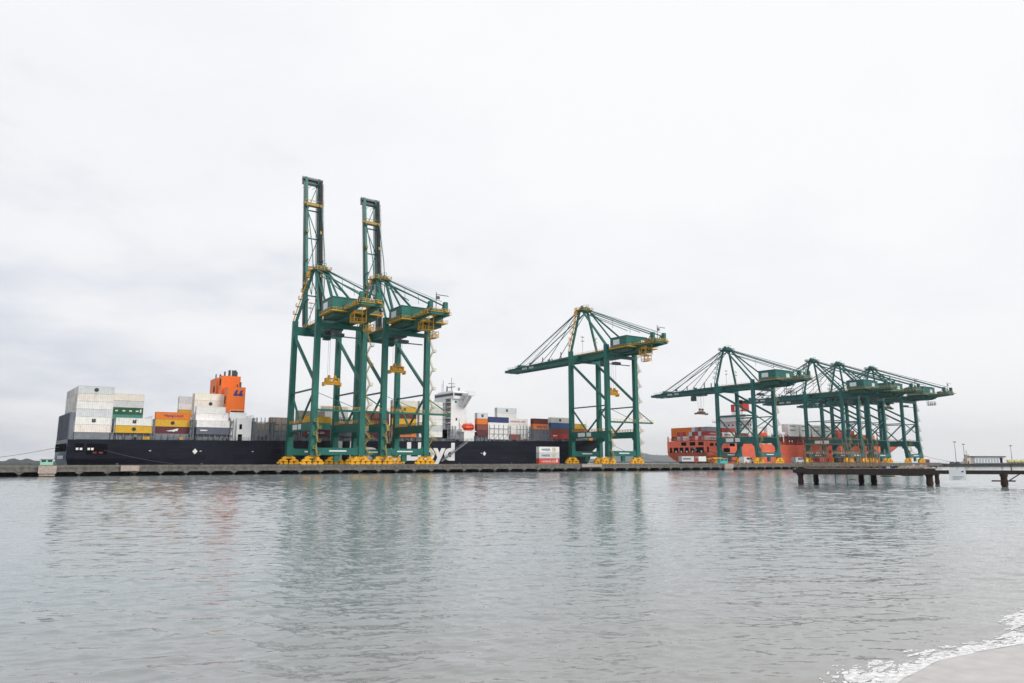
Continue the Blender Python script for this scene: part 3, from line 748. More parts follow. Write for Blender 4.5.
for z_ in (21.5, 24.1, 26.7, 29.3, 32):
    sp = MB()
    for y_ in (315.5, 318, 320.5, 323): sp.box(174.83, 174.897, y_, y_+.8, z_, z_+1.0)
    pieces('window', sp, 'glass', sh)
sp = MB(); sp.box(175.42,175.497,307.3,326,36.5,37.8); sp.box(176,184,306.93,306.997,36.5,37.8); pieces('bridge_window', sp, 'glass', sh)
sp = MB(); sp.box(177.5,178.4,307.93,307.997,24.3,25.6); sp.box(177,178,307.93,307.997,33,34); pieces('window', sp, 'glass', sh)
sp = MB(); sp.tube((179.5,316,39.2),(179.5,316,46.5),.22,.1,n=8); sp.box(177.6,181.4,315.9,316.1,43.2,43.5); sp.box(179,180,313,319,41.4,41.7); sp.tube((177.5,317,39.2),(177.5,317,42),.5,.35,n=10)
sp.tube((178,322,39.2),(178,322,45.5),.12,n=6); sp.tube((178.4,324,39.2),(178.4,324,44.0),.1,n=6); sp.tube((181.5,312,39.2),(181.5,312,41),.6,.6,n=10)
obj('radar_mast', sp, 'greysteel', sh)
sp = MB()
for z_ in (15.2, 17.8, 20.2):
    sp.box(169.6,174.7,302,303,z_,z_+.2); sp.rail([(169.6,302,z_),(174.7,302,z_)],1.1,1.2,.08)
for x_ in (169.7,171,172.4,173.8): sp.box(x_,x_+.3,301.9,302.2,13.5,21.3)
for k_ in range(3): sp.beam((169.8+k_*1.5,302,15.2),(171.2+k_*1.5,302,17.8),.18)
sp.box(167,174.7,303,320,13.5,15.2)
obj('stair_tower', sp, 'greysteel', sh)
cr = MB(); cr.box(177.6,183.2,299.9,304.4,13.8,18.6); cr.box(176.2,184.4,299.8,304.4,18.6,19.1); cr.beam((177.2,300.2,19),(177.2,303.5,23.4),.4); cr.beam((183.6,300.2,19),(183.6,303.5,23.4),.4)
cr.box(176.9,177.5,303.3,303.9,18,25); cr.box(183.3,183.9,303.3,303.9,18,23); obj('boat_cradle', cr, 'white', ship)
lb = thing('lifeboat', 'orange red enclosed lifeboat hanging in its white cradle beside the bridge', 'lifeboat', (180.6, 301.2, 19.3))
b = MB(); nseg = 14; V = []; F = []
prof = [(-.15,0),(-1.1,.5),(-1.35,1.1),(-1.2,1.5),(-1.0,2.2),(-.5,2.6),(.5,2.6),(1.0,2.2),(1.2,1.5),(1.35,1.1),(1.1,.5),(.15,0)]
for i in range(nseg+1):
    t = -1+2*i/nseg; k = max(.05, (1-abs(t)**3.0))**.7
    for (y_, z_) in prof: V.append((t*3.4, y_*k*1.1, 1.2+(z_-1.1)*1.45*(k*.75+.25)+.3*abs(t)**3))
n_ = len(prof)
for i in range(nseg):
    for j in range(n_): F.append((i*n_+j, i*n_+(j+1) % n_, (i+1)*n_+(j+1) % n_, (i+1)*n_+j))
F += [tuple(range(n_)), tuple(range(nseg*n_, nseg*n_+n_))]; b.add(V, F); obj('shell', b, 'lifeboat', lb)
b = MB(); b.box(-2.6,2.6,-1.55,1.55,1.0,1.18); obj('fender', b, 'dark', lb)
b = MB(); 
for x_ in (-1.8,-.6,.6,1.8): b.box(x_-.25,x_+.25,-1.33,-1.05,2.0,2.5)
pieces('window', b, 'glass', lb)
gw = thing('gangway', 'long grey gangway ladder slanting down the black hull past the white lettering', 'gangway', (166.5, HY-.9, 3.3))
b = MB(); b.beam((12,0,10.4),(-2,0,1.2),.12,.5); b.beam((12,-.9,10.4),(-2,-.9,1.2),.12,.5)
for k_ in range(15): 
    t = k_/14; b.box(12-14*t-.2, 12-14*t+.2, -.9, 0, 10.4-9.2*t-.1, 10.4-9.2*t)
obj('stairway', b, 'greysteel', gw)
b = MB(); b.beam((12,0,11.4),(-2,0,2.2),.08); b.beam((12,-.9,11.4),(-2,-.9,2.2),.08)
for k_ in range(8): 
    t = k_/7; b.beam((12-14*t,-.9,10.4-9.2*t),(12-14*t,-.9,11.4-9.2*t),.07)
obj('handrail', b, 'greysteel', gw)
# forecastle
b = MB(); b.box(258,263,305,326,15.3,18.6); b.box(264,271,309,322,16.5,18.0); b.tube((268,315.6,17),(268,315.6,27),.35,.2,n=8); b.box(267.7,268.3,313.8,317.4,24,24.3); obj('forecastle_house', b, 'white', ship)
b = MB(); b.box(259.5,262.5,303.6,304.8,15.8,17.8); b.box(264.5,266.5,305,307,16.6,18.4); b.box(269,271,308.5,310,17,18.8); pieces('windlass', b, 'yellow', ship)
b = MB(); V = []
for k_ in range(13):
    t = k_/12; x_ = 262+23.2*t; hb = 16.1*max(0,1-max(0,(t*23.2+262-226)/60)**2.9)
    V.append((x_, HY+16.1-hb, deck1(x_)))
for (p, q_) in zip(V, V[1:]):
    b.add([p, q_, (q_[0]+.3, q_[1]-.1, q_[2]+1.4), (p[0]+.3, p[1]-.1, p[2]+1.4), (p[0], p[1]+.3, p[2]), (q_[0], q_[1]+.3, q_[2]), (q_[0]+.3, q_[1]+.2, q_[2]+1.4), (p[0]+.3, p[1]+.2, p[2]+1.4)],
          [(0,1,2,3),(5,4,7,6),(3,2,6,7),(0,3,7,4),(1,5,6,2),(0,4,5,1)])
obj('bulwark', b, 'hullbow', ship)

YR = HY+.15
WL_ = ['white','white','cream','light_grey']
stack('stern stack of black ship', 'black', 16.7, YR, 14.9, ['rusty_white','white','light_grey','white','cream','light_grey'], marks={1:'square',5:'disc'}, Lc=11.5)
for r in range(1, 13):
    stack('stern stack of black ship', 'black', 16.7+SKEW*r, YR, 14.9, [None,None,WL_,WL_,WL_,['light_grey','white','cream']], rows=(r,), Lc=11.5)
stack('second stack from the stern', 'black', 29.5, YR, 14.9, ['yellow','white'], marks={0:'disc',1:'square'})
stack('second stack from the stern', 'black', 29.5, YR, 14.9, ['white','white','teal','green','light_grey','cream'], rows=(11,), marks={3:'dash'})
stack('third stack from stern', 'black', 42.9, YR, 14.9, ['maroon','yellow','orange'], rows=(1,), marks={0:'wave',1:'disc',2:'hl'})
stack('stack left of orange funnel', 'black', 57.2, YR, 14.9, ['slate','white'], marks={0:'small'})
stack('stack left of orange funnel', 'black', 57.2, YR, 14.9, ['grey','white','white','white'], rows=(1,))
stack('stack left of orange funnel', 'black', 57.2, YR, 14.9, ['grey','white','white','white','cream','cream'], rows=(3,), marks={4:'disc'})
stack('stack left of orange funnel', 'black', 57.2, YR, 14.9, [None,None,None,'white','cream','cream'], rows=(4,))
stack('stack left of orange funnel', 'black', 54.9, YR, 14.9, ['white','grey','white','yellow','white','light_grey'], rows=(11,))
stack('stack right of orange funnel', 'black', 79.9, YR, 14.6, ['grey','beige'], rows=(2,), Lc=6.06)
stack('stack right of orange funnel', 'black', 87.6, YR, 14.6, ['grey','beige','beige'], rows=(3,), Lc=9.6)
stack('stack behind leftmost crane', 'black', 98.6, YR, 15.1, ['maroon','teal','yellow'], marks={0:'hs'})
stack('stack behind leftmost crane', 'black', 98.6, YR, 15.1, ['grey','beige','grey','beige'], rows=(3,))
stack('stack between raised boom cranes', 'black', 112.3, YR, 15.2, ['slate','maroon','cream'], marks={2:'ddash'})
stack('stack between raised boom cranes', 'black', 112.3, YR, 15.2, ['grey','grey','yellow','white','white'], rows=(6,), marks={4:'square'})
stack('stack left of second crane', 'black', 126, YR, 15.3, ['maroon','yellow','maroon','brown'])
stack('stack behind the second crane', 'black', 139.7, YR, 15.5, ['orange','brown','yellow','maroon','yellow','cream'], marks={0:'hl',4:'disc'})
stack('stack left of white bridge', 'black', 153.4, YR, 15.7, ['white','light_grey','white','white','light_grey','white'])
stack('stack right of the lifeboat', 'black', 184.9, YR, 16.9, ['maroon','brown','orange','light_grey'], Lc=6.06, marks={3:'square'})
stack('second stack past white bridge', 'black', 191.3, YR, 15.2, ['white','white','white','navy'])
stack('third stack past white bridge', 'black', 204.7, YR, 14.9, ['white','white','white','white'], rows=(1,), marks={3:'hsr'})
stack('third stack past white bridge', 'black', 204.7, YR, 15.5, ['grey','grey','white','white','white','light_grey'], rows=(5,), marks={5:'square'})
stack('before third stack past bridge', 'black', 204.9, YR, 15.2, ['brown'], Lc=6.06)
stack('fourth stack past white bridge', 'black', 218.7, YR, 15.3, ['slate','slate','orange','maroon'], Lc=9.6, marks={2:'hl'})
stack('stack left of lone crane', 'black', 230.2, YR, 16.2, ['red','brown','blue','cream'], marks={3:'disc',0:'small'})
stack('stack behind lone crane', 'black', 244.2, HY+3, 16.3, ['beige','brown','yellow'], rows=(0,1))
stack('forward stack behind lone crane', 'black', 257.0, HY+8, 16.3, ['blue','orange'], Lc=6.06)

# ------------------------------------------------------------------ the red container ship
deck2 = lambda x: interp([(320,17.0),(345,17.2),(400,15.6),(520,15.6),(560,16.4),(605,19.5),(620,20)], x)
ship2 = thing('container_ship', 'red hulled container ship moored behind the far group of four cranes', 'ship', (0,0,0))
hm, tm, _ = hull(350.0, 585, [(-2,578),(.5,580),(3,582),(5.5,584),(8,587),(10.5,590),(14,596),(18,602),(19,604)], deck2, HY, BEAM,
                 lambda t, z: (1 - .6*max(0, 1-t*6)*max(0, (8-z)/9)**1.2), 500.0, lambda z: max(0, (9.5-z))**1.6*.32)
obj('hull', hm, 'hullred', ship2); obj('transom', tm, 'hullred', ship2)
b = MB(); b.box(350.8,352.3,HY-.12,HY-.004,10.0,13.2); b.box(366,372,HY-.12,HY-.004,10.2,12.6); b.box(480,483,HY-.12,HY-.004,10.5,12.4)
pieces('mooring_opening', b, 'dark', ship2)
b = MB()
for yy, w_ in ((2.0,6.2),(9.6,3.0),(14.2,2.8),(18.6,3.0),(22.8,3.8),(28.2,1.8)): b.box(349.84,349.99,HY+yy,HY+yy+w_,9.9,13.1)
pieces('mooring_opening', b, 'dark', ship2)
b = MB()
for yy in (3.2, 10.3, 15, 19.6, 24): b.box(349.6,349.83,HY+yy,HY+yy+.9,10.0,11.0)
pieces('mooring_roller', b, 'signwhite', ship2)
b = MB(); b.beam((349.2,HY+11,13.2),(352.5,HY-.8,6.5),.7,.9); obj('stern_ladder', b, 'greysteel', ship2)
b = MB()
for x_, w_ in ((353.5,3.2),(358.5,2.6),(372,5),(379,6)): b.box(x_, x_+w_, HY-.12, HY-.004, 13.9, 15.7)
pieces('deck_opening', b, 'dark', ship2)
b = MB()
for yy, w_ in ((2.0,4),(8.6,4.4),(16,4)): b.box(349.84,349.99,HY+yy,HY+yy+w_,14.2,16.4)
pieces('deck_opening', b, 'dark', ship2)
b = MB(); b.rail([(350.3,HY+.2,17.1),(370,HY+.2,16.7),(395,HY+.2,15.8),(520,HY+.2,15.6),(560,HY+.4,16.4)],1.6,2.5,.16); b.rail([(350.3,HY+.2,17.1),(350.3,HY+32,17.1)],1.6,3.2,.25); b.box(349.9,350.3,HY+31,HY+31.8,17,20.2); obj('railing', b, 'hullred', ship2)
for x_, zt in ((364.6,22),(378.4,22),(419.2,22.4),(433,22.4),(446.7,22.4),(460.4,22.4),(474,22.4),(487.8,22.4),(501.6,22.4),(515.3,20),(529,20),(542.7,20)):
    lashing(x_, zt, ship2, 'dkred', zb=deck2(x_))
b = MB()
for k_ in range(60):
    x_ = random.uniform(418, 545); b.box(x_, x_+random.uniform(.4,1.2), HY+.5, HY+1.4, deck2(x_), deck2(x_)+random.uniform(1.5,5.5))
for a in (352,365.8,379.5,434,448,461.6,475.4,489,503,516.6,530.4): b.box(a, a+12.2, HY+1.5, HY+BEAM-1.5, 15, 17.2)
obj('hatch_coaming', b, 'dkred', ship2)
sp = MB(); sp.box(396,404,306,326,15,33.5); sp.box(394.5,405,299.8,331.4,30.6,31.4); sp.box(395.5,404,304,328,33.5,35.3); sp.box(404.2,412,303,328,15,26); sh2 = obj('superstructure', sp, 'white', ship2)
for z_ in (19.5,22.5,25.2,27.8):
    sp = MB()
    for k_ in range(5): sp.box(395.9,395.997,308+k_*3.4,309.2+k_*3.4,z_,z_+1.1)
    for k_ in range(3): sp.box(397.2+k_*2.4,398.2+k_*2.4,305.92,305.997,z_,z_+1.1)
    pieces('window', sp, 'glass', sh2)
sp = MB(); sp.box(395.42,395.497,304.5,327.6,34,34.9); sp.box(396,403.5,303.92,303.997,34,34.9); pieces('bridge_window', sp, 'glass', sh2)
sp = MB(); sp.rail([(394.5,299.8,31.4),(405,299.8,31.4)],1.2,1.8,.1); sp.rail([(394.5,299.8,31.4),(394.5,331,31.4)],1.2,1.8,.1); obj('railing', sp, 'white', sh2)
sp = MB(); sp.tube((400,312,35.3),(400,312,42),.3,.15,n=8); sp.box(398.5,401.5,311.8,312.2,39,39.4); obj('radar_mast', sp, 'white', sh2)
sp = MB(); sp.box(404.6,410.8,313.2,322.8,26,37.9); obj('funnel_base', sp, 'white', ship2)
fn = MB(); fn.box(404.5,411,313,323,38,43.0); f2 = obj('funnel', fn, 'redpaint', ship2)
fn = MB()
for k_ in range(3): fn.tube((406.3+k_*1.7,318,43),(406.3+k_*1.7,318,46.0),.75,n=8)
pieces('exhaust_pipe', fn, 'dark', f2)
fn = MB(); fn.box(404.42,404.497,316,320,38.8,41.6); obj('emblem', fn, 'signwhite', f2)
sp = MB(); sp.box(413,417,301,327,15,27.5); obj('deckhouse', sp, 'white', ship2)
lb = thing('lifeboat', 'orange lifeboat beside the white house of the red ship', 'lifeboat', (408.5, 300.8, 20.0)); src = bpy.data.objects['shell']
for nm in ('shell','fender','window'):
    for ch in bpy.data.objects:
        if ch.parent and ch.parent.name == 'lifeboat' and ch.name.split('.')[0] == nm:
            c_ = ch.copy(); C.objects.link(c_); c_.parent = lb; break
b = MB(); b.box(573,577,307,324,16.5,20.5); b.tube((575,315.6,20),(575,315.6,30),.45,.25,n=8); b.box(574.6,575.4,313,318,27,27.5); b.box(558,562,304,327,15.5,20); b.box(580,586,311,320,17,19.6); obj('forecastle_house', b, 'dkred', ship2)
b = MB(); prev = None
for k_ in range(9):
    t = k_/8; x_ = 560+44*t; hb = 16.1*max(0,1-max(0,(x_-546)/58.5)**2.6); p = (x_, HY+16.1-hb, deck2(x_))
    if prev: b.beam((prev[0],prev[1],prev[2]+.7),(p[0],p[1],p[2]+.7),.3,1.5)
    prev = p
obj('bulwark', b, 'hullred', ship2)
R1 = HY+.3
for r, cs in enumerate((['light_grey','red','grey'],['grey','red','grey'],['red','light_grey','red'],['white','red','grey'],['coral','brown','light_grey'],['brown','light_grey','orange'],['light_grey','orange','orange'],['white','red','orange'],['grey','coral','orange'],['light_grey','red','orange'],['brown','orange','orange'],['maroon','orange','orange'])):
    stack('sternmost red ship stack', 'red', 352.0, R1, 17.4, cs, rows=(r,), marks={1:'hs',0:'ddash'} if r == 0 else {})
stack('second red ship stack', 'red', 365.8, R1, 17.0, ['coral','white','red'], marks={1:'ddash'})
stack('third red ship stack', 'red', 379.5, R1, 16.8, ['orange','maroon','light_grey'])
cy_ = 0
for a, cs in ((434.2,['maroon','white','white','white']),(448,['brown','white','white','white']),(461.6,['maroon','white','cream','white']),(475.4,['brown','cream','white','white']),(489,['maroon','red','coral','white']),(503,['red','brown','coral',None]),(516.8,['maroon','orange',None,None]),(530.4,['red','orange',None,None])):
    cy_ += 1
    stack('%s stack past red funnel' % ['first','second','third','fourth','fifth','sixth','seventh','eighth','ninth'][cy_-1], 'red', a, R1, 18.6, cs, marks={2:'ddash',3:'ddash'} if cs[2] in ('white','cream') else {})
    if cs[3]: stack('%s stack past red funnel' % ['first','second','third','fourth','fifth','sixth','seventh','eighth','ninth'][cy_-1], 'red', a, R1, 18.6, [None,None,'white','white'], rows=(1,))

# ------------------------------------------------------------------ stacked containers on the quay
def quay_box(x, y, z, col, label, words, patches):
    o = container(x, y, z, col, label, 'containers on the quay in front of the black hull', None)
    put('lettering', text_mesh(words, 'bluepaint' if col != 'coral' else 'lettering', 1.0, 5.0 if col != 'coral' else 8.4), o, (1.6, 0, .85))
    b = MB()
    for a, c in patches: b.box(a, c, -.03, 0, .4, 2.3)
    return o, b
for i, (col, lab, words, pt) in enumerate((('coral','coral red container with white lettering at the bottom of the quay stack','HAMBURG S\u00dcD',((10.3,11.0),)),
                                ('light_grey','pale grey container with dark lettering in the middle of the quay stack','MAERSK',((8.0,8.6),(8.9,9.9))),
                                ('white','pale container with dark lettering on top of the quay stack','MAERSK',((8.0,8.6),(8.9,9.9))))):
    o, b = quay_box(206.8, 278.6, DZ+.02+i*CH, col, lab, words, pt)
    obj('patch', b, 'cream' if col != 'coral' else 'lettering', o)
o = container(542.2, 266.5, DZ+.02, 'maroon', 'maroon container alone at the far right end of the quay', 'containers on the quay', None)

# ------------------------------------------------------------------ gantry cranes
def zig(mb, x, y, z0, z1, run=2.6, rise=4.6, along='x'):
    """switchback stair of flights with landings"""
    k = 0; z = z0; n = max(1, round((z1-z0)/rise)); dz = (z1-z0)/n
    for k in range(n):
        a, b = (x, x+run) if k % 2 == 0 else (x+run, x)
        yo = y-(.45 if k % 2 else -.45)
        p, q_ = (a, yo, z), (b, yo, z+dz)
        for o in (-.35, .35):
            mb.beam((p[0],p[1]+o,p[2]),(q_[0],q_[1]+o,q_[2]),.09,.17)
            mb.beam((p[0],p[1]+o,p[2]+1.1),(q_[0],q_[1]+o,q_[2]+1.1),.07)
        for s_i in range(8):
            t = (s_i+.5)/8; mb.box(p[0]+(q_[0]-p[0])*t-.12, p[0]+(q_[0]-p[0])*t+.12, yo-.35, yo+.35, z+dz*t-.03, z+dz*t)
        lx = b if b > a else b-1.0
        mb.box(lx, lx+1.0, y-1, y+1, z+dz-.1, z+dz); 
        ex = lx+1.0 if b > a else lx
        mb.rail([(ex,y-1,z+dz),(ex,y+1,z+dz)],1.1,1,.07); mb.beam((lx+.5,y-1,z+dz+1.1),(lx+.5,y+1,z+dz+1.1),.06)
        z += dz
def bogie(mb, wh, cx, cy):
    """travel gear of one corner: main equaliser, two secondary equalisers, four two-wheel trucks"""
    mb.prism([(cx-2.7,2.9),(cx-2.5,2.2),(cx-1.0,2.5),(cx+1.0,2.5),(cx+2.5,2.2),(cx+2.7,2.9),(cx+1.0,3.6),(cx-1.0,3.6)], 1, cy-.55, cy+.55)
    for s in (-1, 1):
        c = cx+s*2.15
        mb.prism([(c-1.8,1.75),(c-1.6,1.15),(c-.6,1.4),(c+.6,1.4),(c+1.6,1.15),(c+1.8,1.75),(c+.6,2.35),(c-.6,2.35)], 1, cy-.7, cy+.7)
        for s2 in (-1, 1):
            e = c+s2*1.05
            mb.prism([(e-.98,.5),(e-.75,.22),(e+.75,.22),(e+.98,.5),(e+.5,1.3),(e-.5,1.3)], 1, cy-.5, cy+.5)
            for s3 in (-.45, .45): wh.tube((e+s3,cy-.2,.42),(e+s3,cy+.2,.42),.42,n=12)
    for s in (-1, 1): mb.prism([(cx+s*4.15,.4),(cx+s*4.6,.5),(cx+s*4.6,1.1),(cx+s*3.9,1.3)], 1, cy-.25, cy+.25)
def crane(x, kind, raised, label, spread=None, seed=0):
    rnd = random.Random(seed)
    A = kind == 'A'
    P = 'green' if A else 'teal'; RL = 'yellow' if A else 'fadedyellow'
    root = thing('gantry_crane', label, 'crane', (x, Y0, DZ), 0, 'green ship to shore gantry cranes')
    W = 9.5; G = 28.0
    gb, gt = (53.9, 57.4) if A else (44.2, 47.4)
    apex, ay = (82.2, 28.2) if A else (70.2, 27.0)
    pz0, pz1 = (12.9, 16.1) if A else (12.0, 15.4)
    tie = 28.6 if A else 27.8; dlow = 31 if A else 28.6
    tail = -31.8; tip = ((105.9 if seed == 1 else 101.7) if raised else 98.2) if A else 89.0; hinge = 33.5
    legtop = gt+.9
    # bogies
    for cx in (-W, W):
        for cy in (0, G):
            b = MB(); wh = MB(); bogie(b, wh, cx, cy); bo_ = obj('bogie', b, 'bogie', root); pieces('wheel', wh, 'steel', bo_)
    # legs
    lw = 2.15 if A else 1.9
    for cx in (-W, W):
        for cy in (0, G):
            b = MB(); top = legtop+.6 if cy == 0 else gt+1.4
            ly = 0 if (A or cy) else 1.4
            sgn = -1 if cx > 0 else 1
            wb = 2.5 if A else 2.1
            b.beam((cx, cy, 3.6), (cx, cy+ly, pz1), wb if A else wb, wb+.2, lw, lw+.3, up=(0,1,0))
            b.beam((cx, cy+ly, pz1), (cx, cy+ly, top), lw, lw, lw*.92, lw*.92, up=(0,1,0))
            s2 = 1 if cy == 0 else -1      # haunches under the portal beam
            b.prism([(cy+ly+s2*lw*.5,pz0),(cy+ly+s2*(lw*.5+1.5),pz0+.01),(cy+ly+s2*lw*.5,pz0-2.0)], 0, cx-lw*.45, cx+lw*.45)
            sz = 6.4; hs = .8 if A else 2.2
            b.prism([(cx+sgn*lw*.5,sz),(cx+sgn*(lw*.5+hs),sz),(cx+sgn*lw*.5,sz+hs*1.3)], 1, cy-lw*.4, cy+lw*.4)
            obj('leg', b, P, root)
    # sill beams (along the rail), portal beams (across), upper ties
    for cy in (0, G):
        b = MB(); b.box(-W+1.0, W-1.0, cy-.95, cy+.95, 3.8, 6.4); b.box(-1.1,1.1,cy-.5,cy+.5,1.2,3.8)
        sb = obj('sill_beam', b, P, root)
        b = MB(); b.box(-3.4,3.4,cy-.99,cy-.953,5.0,5.5); obj('lettering', b, 'lettering', sb)
    for cx in (-W, W):
        b = MB(); b.box(cx-.85, cx+.85, 1.0+(0 if A else 1.2), G-1.0, pz0, pz1); pb = obj('portal_beam', b, P, root)
        b = MB(); b.rail([(cx-.8,1.2,pz1),(cx-.8,G-1.2,pz1)],1.15,2,.12); b.rail([(cx+.8,1.2,pz1),(cx+.8,G-1.2,pz1)],1.15,2,.12); obj('railing', b, RL, pb)
        if cx < 0:
            for a0, a1 in ((16.5,22.0),(11.8,15.2)):
                b = MB(); b.box(cx-.93, cx-.853, a0, a1, pz0+.7, pz1-.5); obj('sign', b, 'signwhite', pb)
    b = MB(); 
    for cy in (0 if A else 1.4, G):
        if cy == G: b.box(-W+.9, W-.9, cy-1.0, cy+1.0, gb-.7, gt-.9)
        else: b.box(-W+.9, W-.9, cy-.9, cy+.9, gb-1.5, gb-.02)
    pieces('cross_beam', b, P, root)
    # diagonal bracing in the two side frames
    b = MB(); ly = 0 if A else 1.4
    for cx in (-W, W):
        b.beam((cx, G, gb-1.5), (cx, ly+.5, dlow), 1.0, 1.0)
        b.beam((cx, G-.8, tie), (cx, ly+.8, tie), .6, .6)
        b.beam((cx, G-.8, tie-.6), (cx, G*.55, pz1), .65, .65); b.beam((cx, ly+.8, tie-.6), (cx, G*.55, pz1), .65, .65)
        if not A: b.beam((cx, ly+.5, gb-2), (cx, G-.5, dlow), .6, .6) if False else None
    b.beam((-W, ly, dlow), (W, ly, pz1+5), .45) if not A else None
    if not A: b.beam((-W, ly, pz1+5), (W, ly, dlow), .45)
    pieces('brace', b, P, root)
    # girders
    b = MB()
    for sx in (-1, 1):
        b.prism([(tail+3.5,gt-.8),(tail+3.5,gt),(hinge,gt),(hinge,gb),(tail+18,gb),(tail+14,gt-1.6)], 0, sx*3.4-.65, sx*3.4+.65)
        b.box(sx*3.4-.9, sx*3.4+.9, tail+3.5, hinge, gt+.004, gt+.12)
    for yy in range(int(tail)+19, int(hinge), 6): b.box(-2.75, 2.75, yy-.35, yy+.35, gb+.5, gt-.5)
    b.box(-2.7,2.7,tail+3.5,tail+4.1,gt-.9,gt)
    gd = obj('girder', b, P, root)
    b = MB()
    for sx in (-1, 1):
        xo = sx*5.2; b.box(min(xo,sx*4.35), max(xo,sx*4.35), tail+4, hinge-2, gt-.6, gt-.5); b.rail([(xo,tail+4,gt-.5),(xo,hinge-2,gt-.5)],1.15,2.4,.10)
    obj('walkway', b, RL if A else 'fadedyellow', gd)
    # boom (built pointing out along +y from the hinge, then turned up when raised)
    Lb = tip-hinge
    bo_ = bpy.data.objects.new('boom', None)
    b = MB()
    for sx in (-1, 1):
        xc = sx*3.0
        b.prism([(0, -3.4),(0, .2),(Lb*.15,0.1),(Lb-4,-.9),(Lb,-1.6),(Lb,-2.2),(Lb-9,-3.2),(Lb*.2,-3.3)], 0, xc-.6, xc+.6)
    nb_ = 5
    for k in range(nb_+1):
        yy = 2+(Lb-5)*k/nb_; b.box(-2.4, 2.4, yy-.2, yy+.2, -2.1, -1.5)
    for k in range(nb_):
        y0_, y1_ = 2+(Lb-5)*k/nb_, 2+(Lb-5)*(k+1)/nb_; s = 1 if k % 2 else -1
        b.beam((s*2.4,y0_,-1.6),(-s*2.4,y1_,-1.6),.3)
    boom = obj('boom', b, P, root, (0, hinge, gt))
    b = MB()
    for sx in (-1, 1):
        xo = sx*4.5; b.box(min(xo,sx*3.65), max(xo,sx*3.65), 1, Lb-3, -1.1, -1.0); b.rail([(xo,1,-1.0),(xo,Lb-3,-1.0)],1.0,2.6,.08)
        b.beam((sx*2.15,0,-3.5),(sx*2.15,Lb-3,-3.35),.25)
    obj('walkway', b, 'steel', boom)
    b = MB()
    for yy in ((.34,.62) if A else (.30,.6)): 
        for sx in (-1,1): b.box(sx*3.0-.4, sx*3.0+.4, Lb*yy-.7, Lb*yy+.7, .0, .9)
    b.box(-3.6,3.6,Lb*.80-.6,Lb*.80+.6,-1.0,.9); b.box(-4.6,4.6,Lb*.815-.5,Lb*.815+.5,-.9,-.6)
    b.rail([(-4.6,Lb*.83,-.6),(4.6,Lb*.83,-.6)],1.1,1.5,.1)
    pieces('stay_anchor', b, 'dullyellow' if A and raised else P, boom)
    b = MB(); b.box(-4.6,4.6,Lb-3.6,Lb-.2,-2.9,-2.6); b.box(-4.6,4.6,Lb-1.2,Lb-.4,-2.6,-1.6)
    b.rail([(-4.6,Lb-3.6,-2.6),(-4.6,Lb-.2,-2.6),(4.6,Lb-.2,-2.6),(4.6,Lb-3.6,-2.6)],1.2,1.6,.1)
    for k in range(4): b.beam((-4.4+k*2.2,Lb-5.6,-2.0),(-2.2+k*2.2,Lb-3.4,-2.0),.2)
    obj('tip_platform', b, 'steel' if raised else P, boom)
    b = MB()
    for sx in (-1,):
        for (a0,a1) in ((.56,.63),(.66,.74)): 
            n_ = 5; b = MB()
            for k in range(n_): 
                s0 = Lb*a0+(Lb*(a1-a0))*k/n_; b.box(-3.66,-3.603,s0,s0+Lb*(a1-a0)/n_*.7,-2.5,-1.3)
            obj('lettering', b, 'lettering', boom)
    for yy in ((.16,2.6),(.42,1.6)):
        b = MB(); b.box(-3.5,-3.2,Lb*yy[0],Lb*yy[0]+.6,0,yy[1]+1); b.box(3.2,3.5,Lb*yy[0],Lb*yy[0]+.6,0,yy[1]+1); pieces('lamp_post', b, 'steel', boom)
    if raised:
        boom.rotation_euler = (R(83.5), 0, 0)
        # latch position: stays fold between apex and boom
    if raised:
        b = MB(); b.box(2.2,3.75,2,Lb-2,.16,.5)  # dark bar added to stand in for shade along the right chord
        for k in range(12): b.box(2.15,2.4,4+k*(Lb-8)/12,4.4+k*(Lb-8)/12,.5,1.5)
        b.beam((2.25,4,1.5),(2.25,Lb-5,1.5),.1); obj('tray_or_shade_bar', b, 'rubber', boom)
    # A-frame
    b = MB()
    for sx in (-1, 1):
        b.beam((sx*W*.97, G, gt+1.2), (sx*2.6, ay, apex), .95, 1.0)
        b.beam((sx*2.6, ay-2.0, apex-.8), (sx*W*.97, ly+.4, legtop), .7, .75)
        b.beam((sx*2.6, ay-2.0, apex-.8), (sx*3.4, 4+ly, gt+.2), .6, .65)
    b.beam((-2.6,ay,apex-.4),(2.6,ay,apex-.4),1.2,1.2); b.box(-3.4,3.4,ay-3.0,ay+2.0,apex-.2,apex+.2)
    for sx in (-1,1): b.beam((sx*2.6,ay-2,apex-.6),(sx*2.6,ay+1,apex-.6),.9,1.0)
    tk = .5; zf = gt+1.2+(apex-gt-1.2)*tk; b.beam((-W*.97*(1-tk)-2.6*tk,G-.4,zf),(W*.97*(1-tk)+2.6*tk,G-.4,zf),.5) if False else None
    b.box(-2.4,2.4,ay-2.6,ay+.8,apex+.2,apex+1.2); 
    for sx in (-1,1): b.tube((sx*1.6-.3,ay-.6,apex+1.4),(sx*1.6+.3,ay-.6,apex+1.4),1.0,n=14)
    af = obj('a_frame', b, P, root)
    b = MB(); b.box(-3.9,3.9,ay-3.4,ay+2.8,apex-.34,apex-.21); b.rail([(-3.9,ay-3.4,apex-.2),(3.9,ay-3.4,apex-.2),(3.9,ay+2.8,apex-.2),(-3.9,ay+2.8,apex-.2),(-3.9,ay-3.4,apex-.2)],1.3,1.6,.13)
    if A: b.box(-3.9,-2.6,ay+1.5,ay+3.4,apex-2.4,apex-.4)
    obj('apex_platform', b, RL if A else P, af)
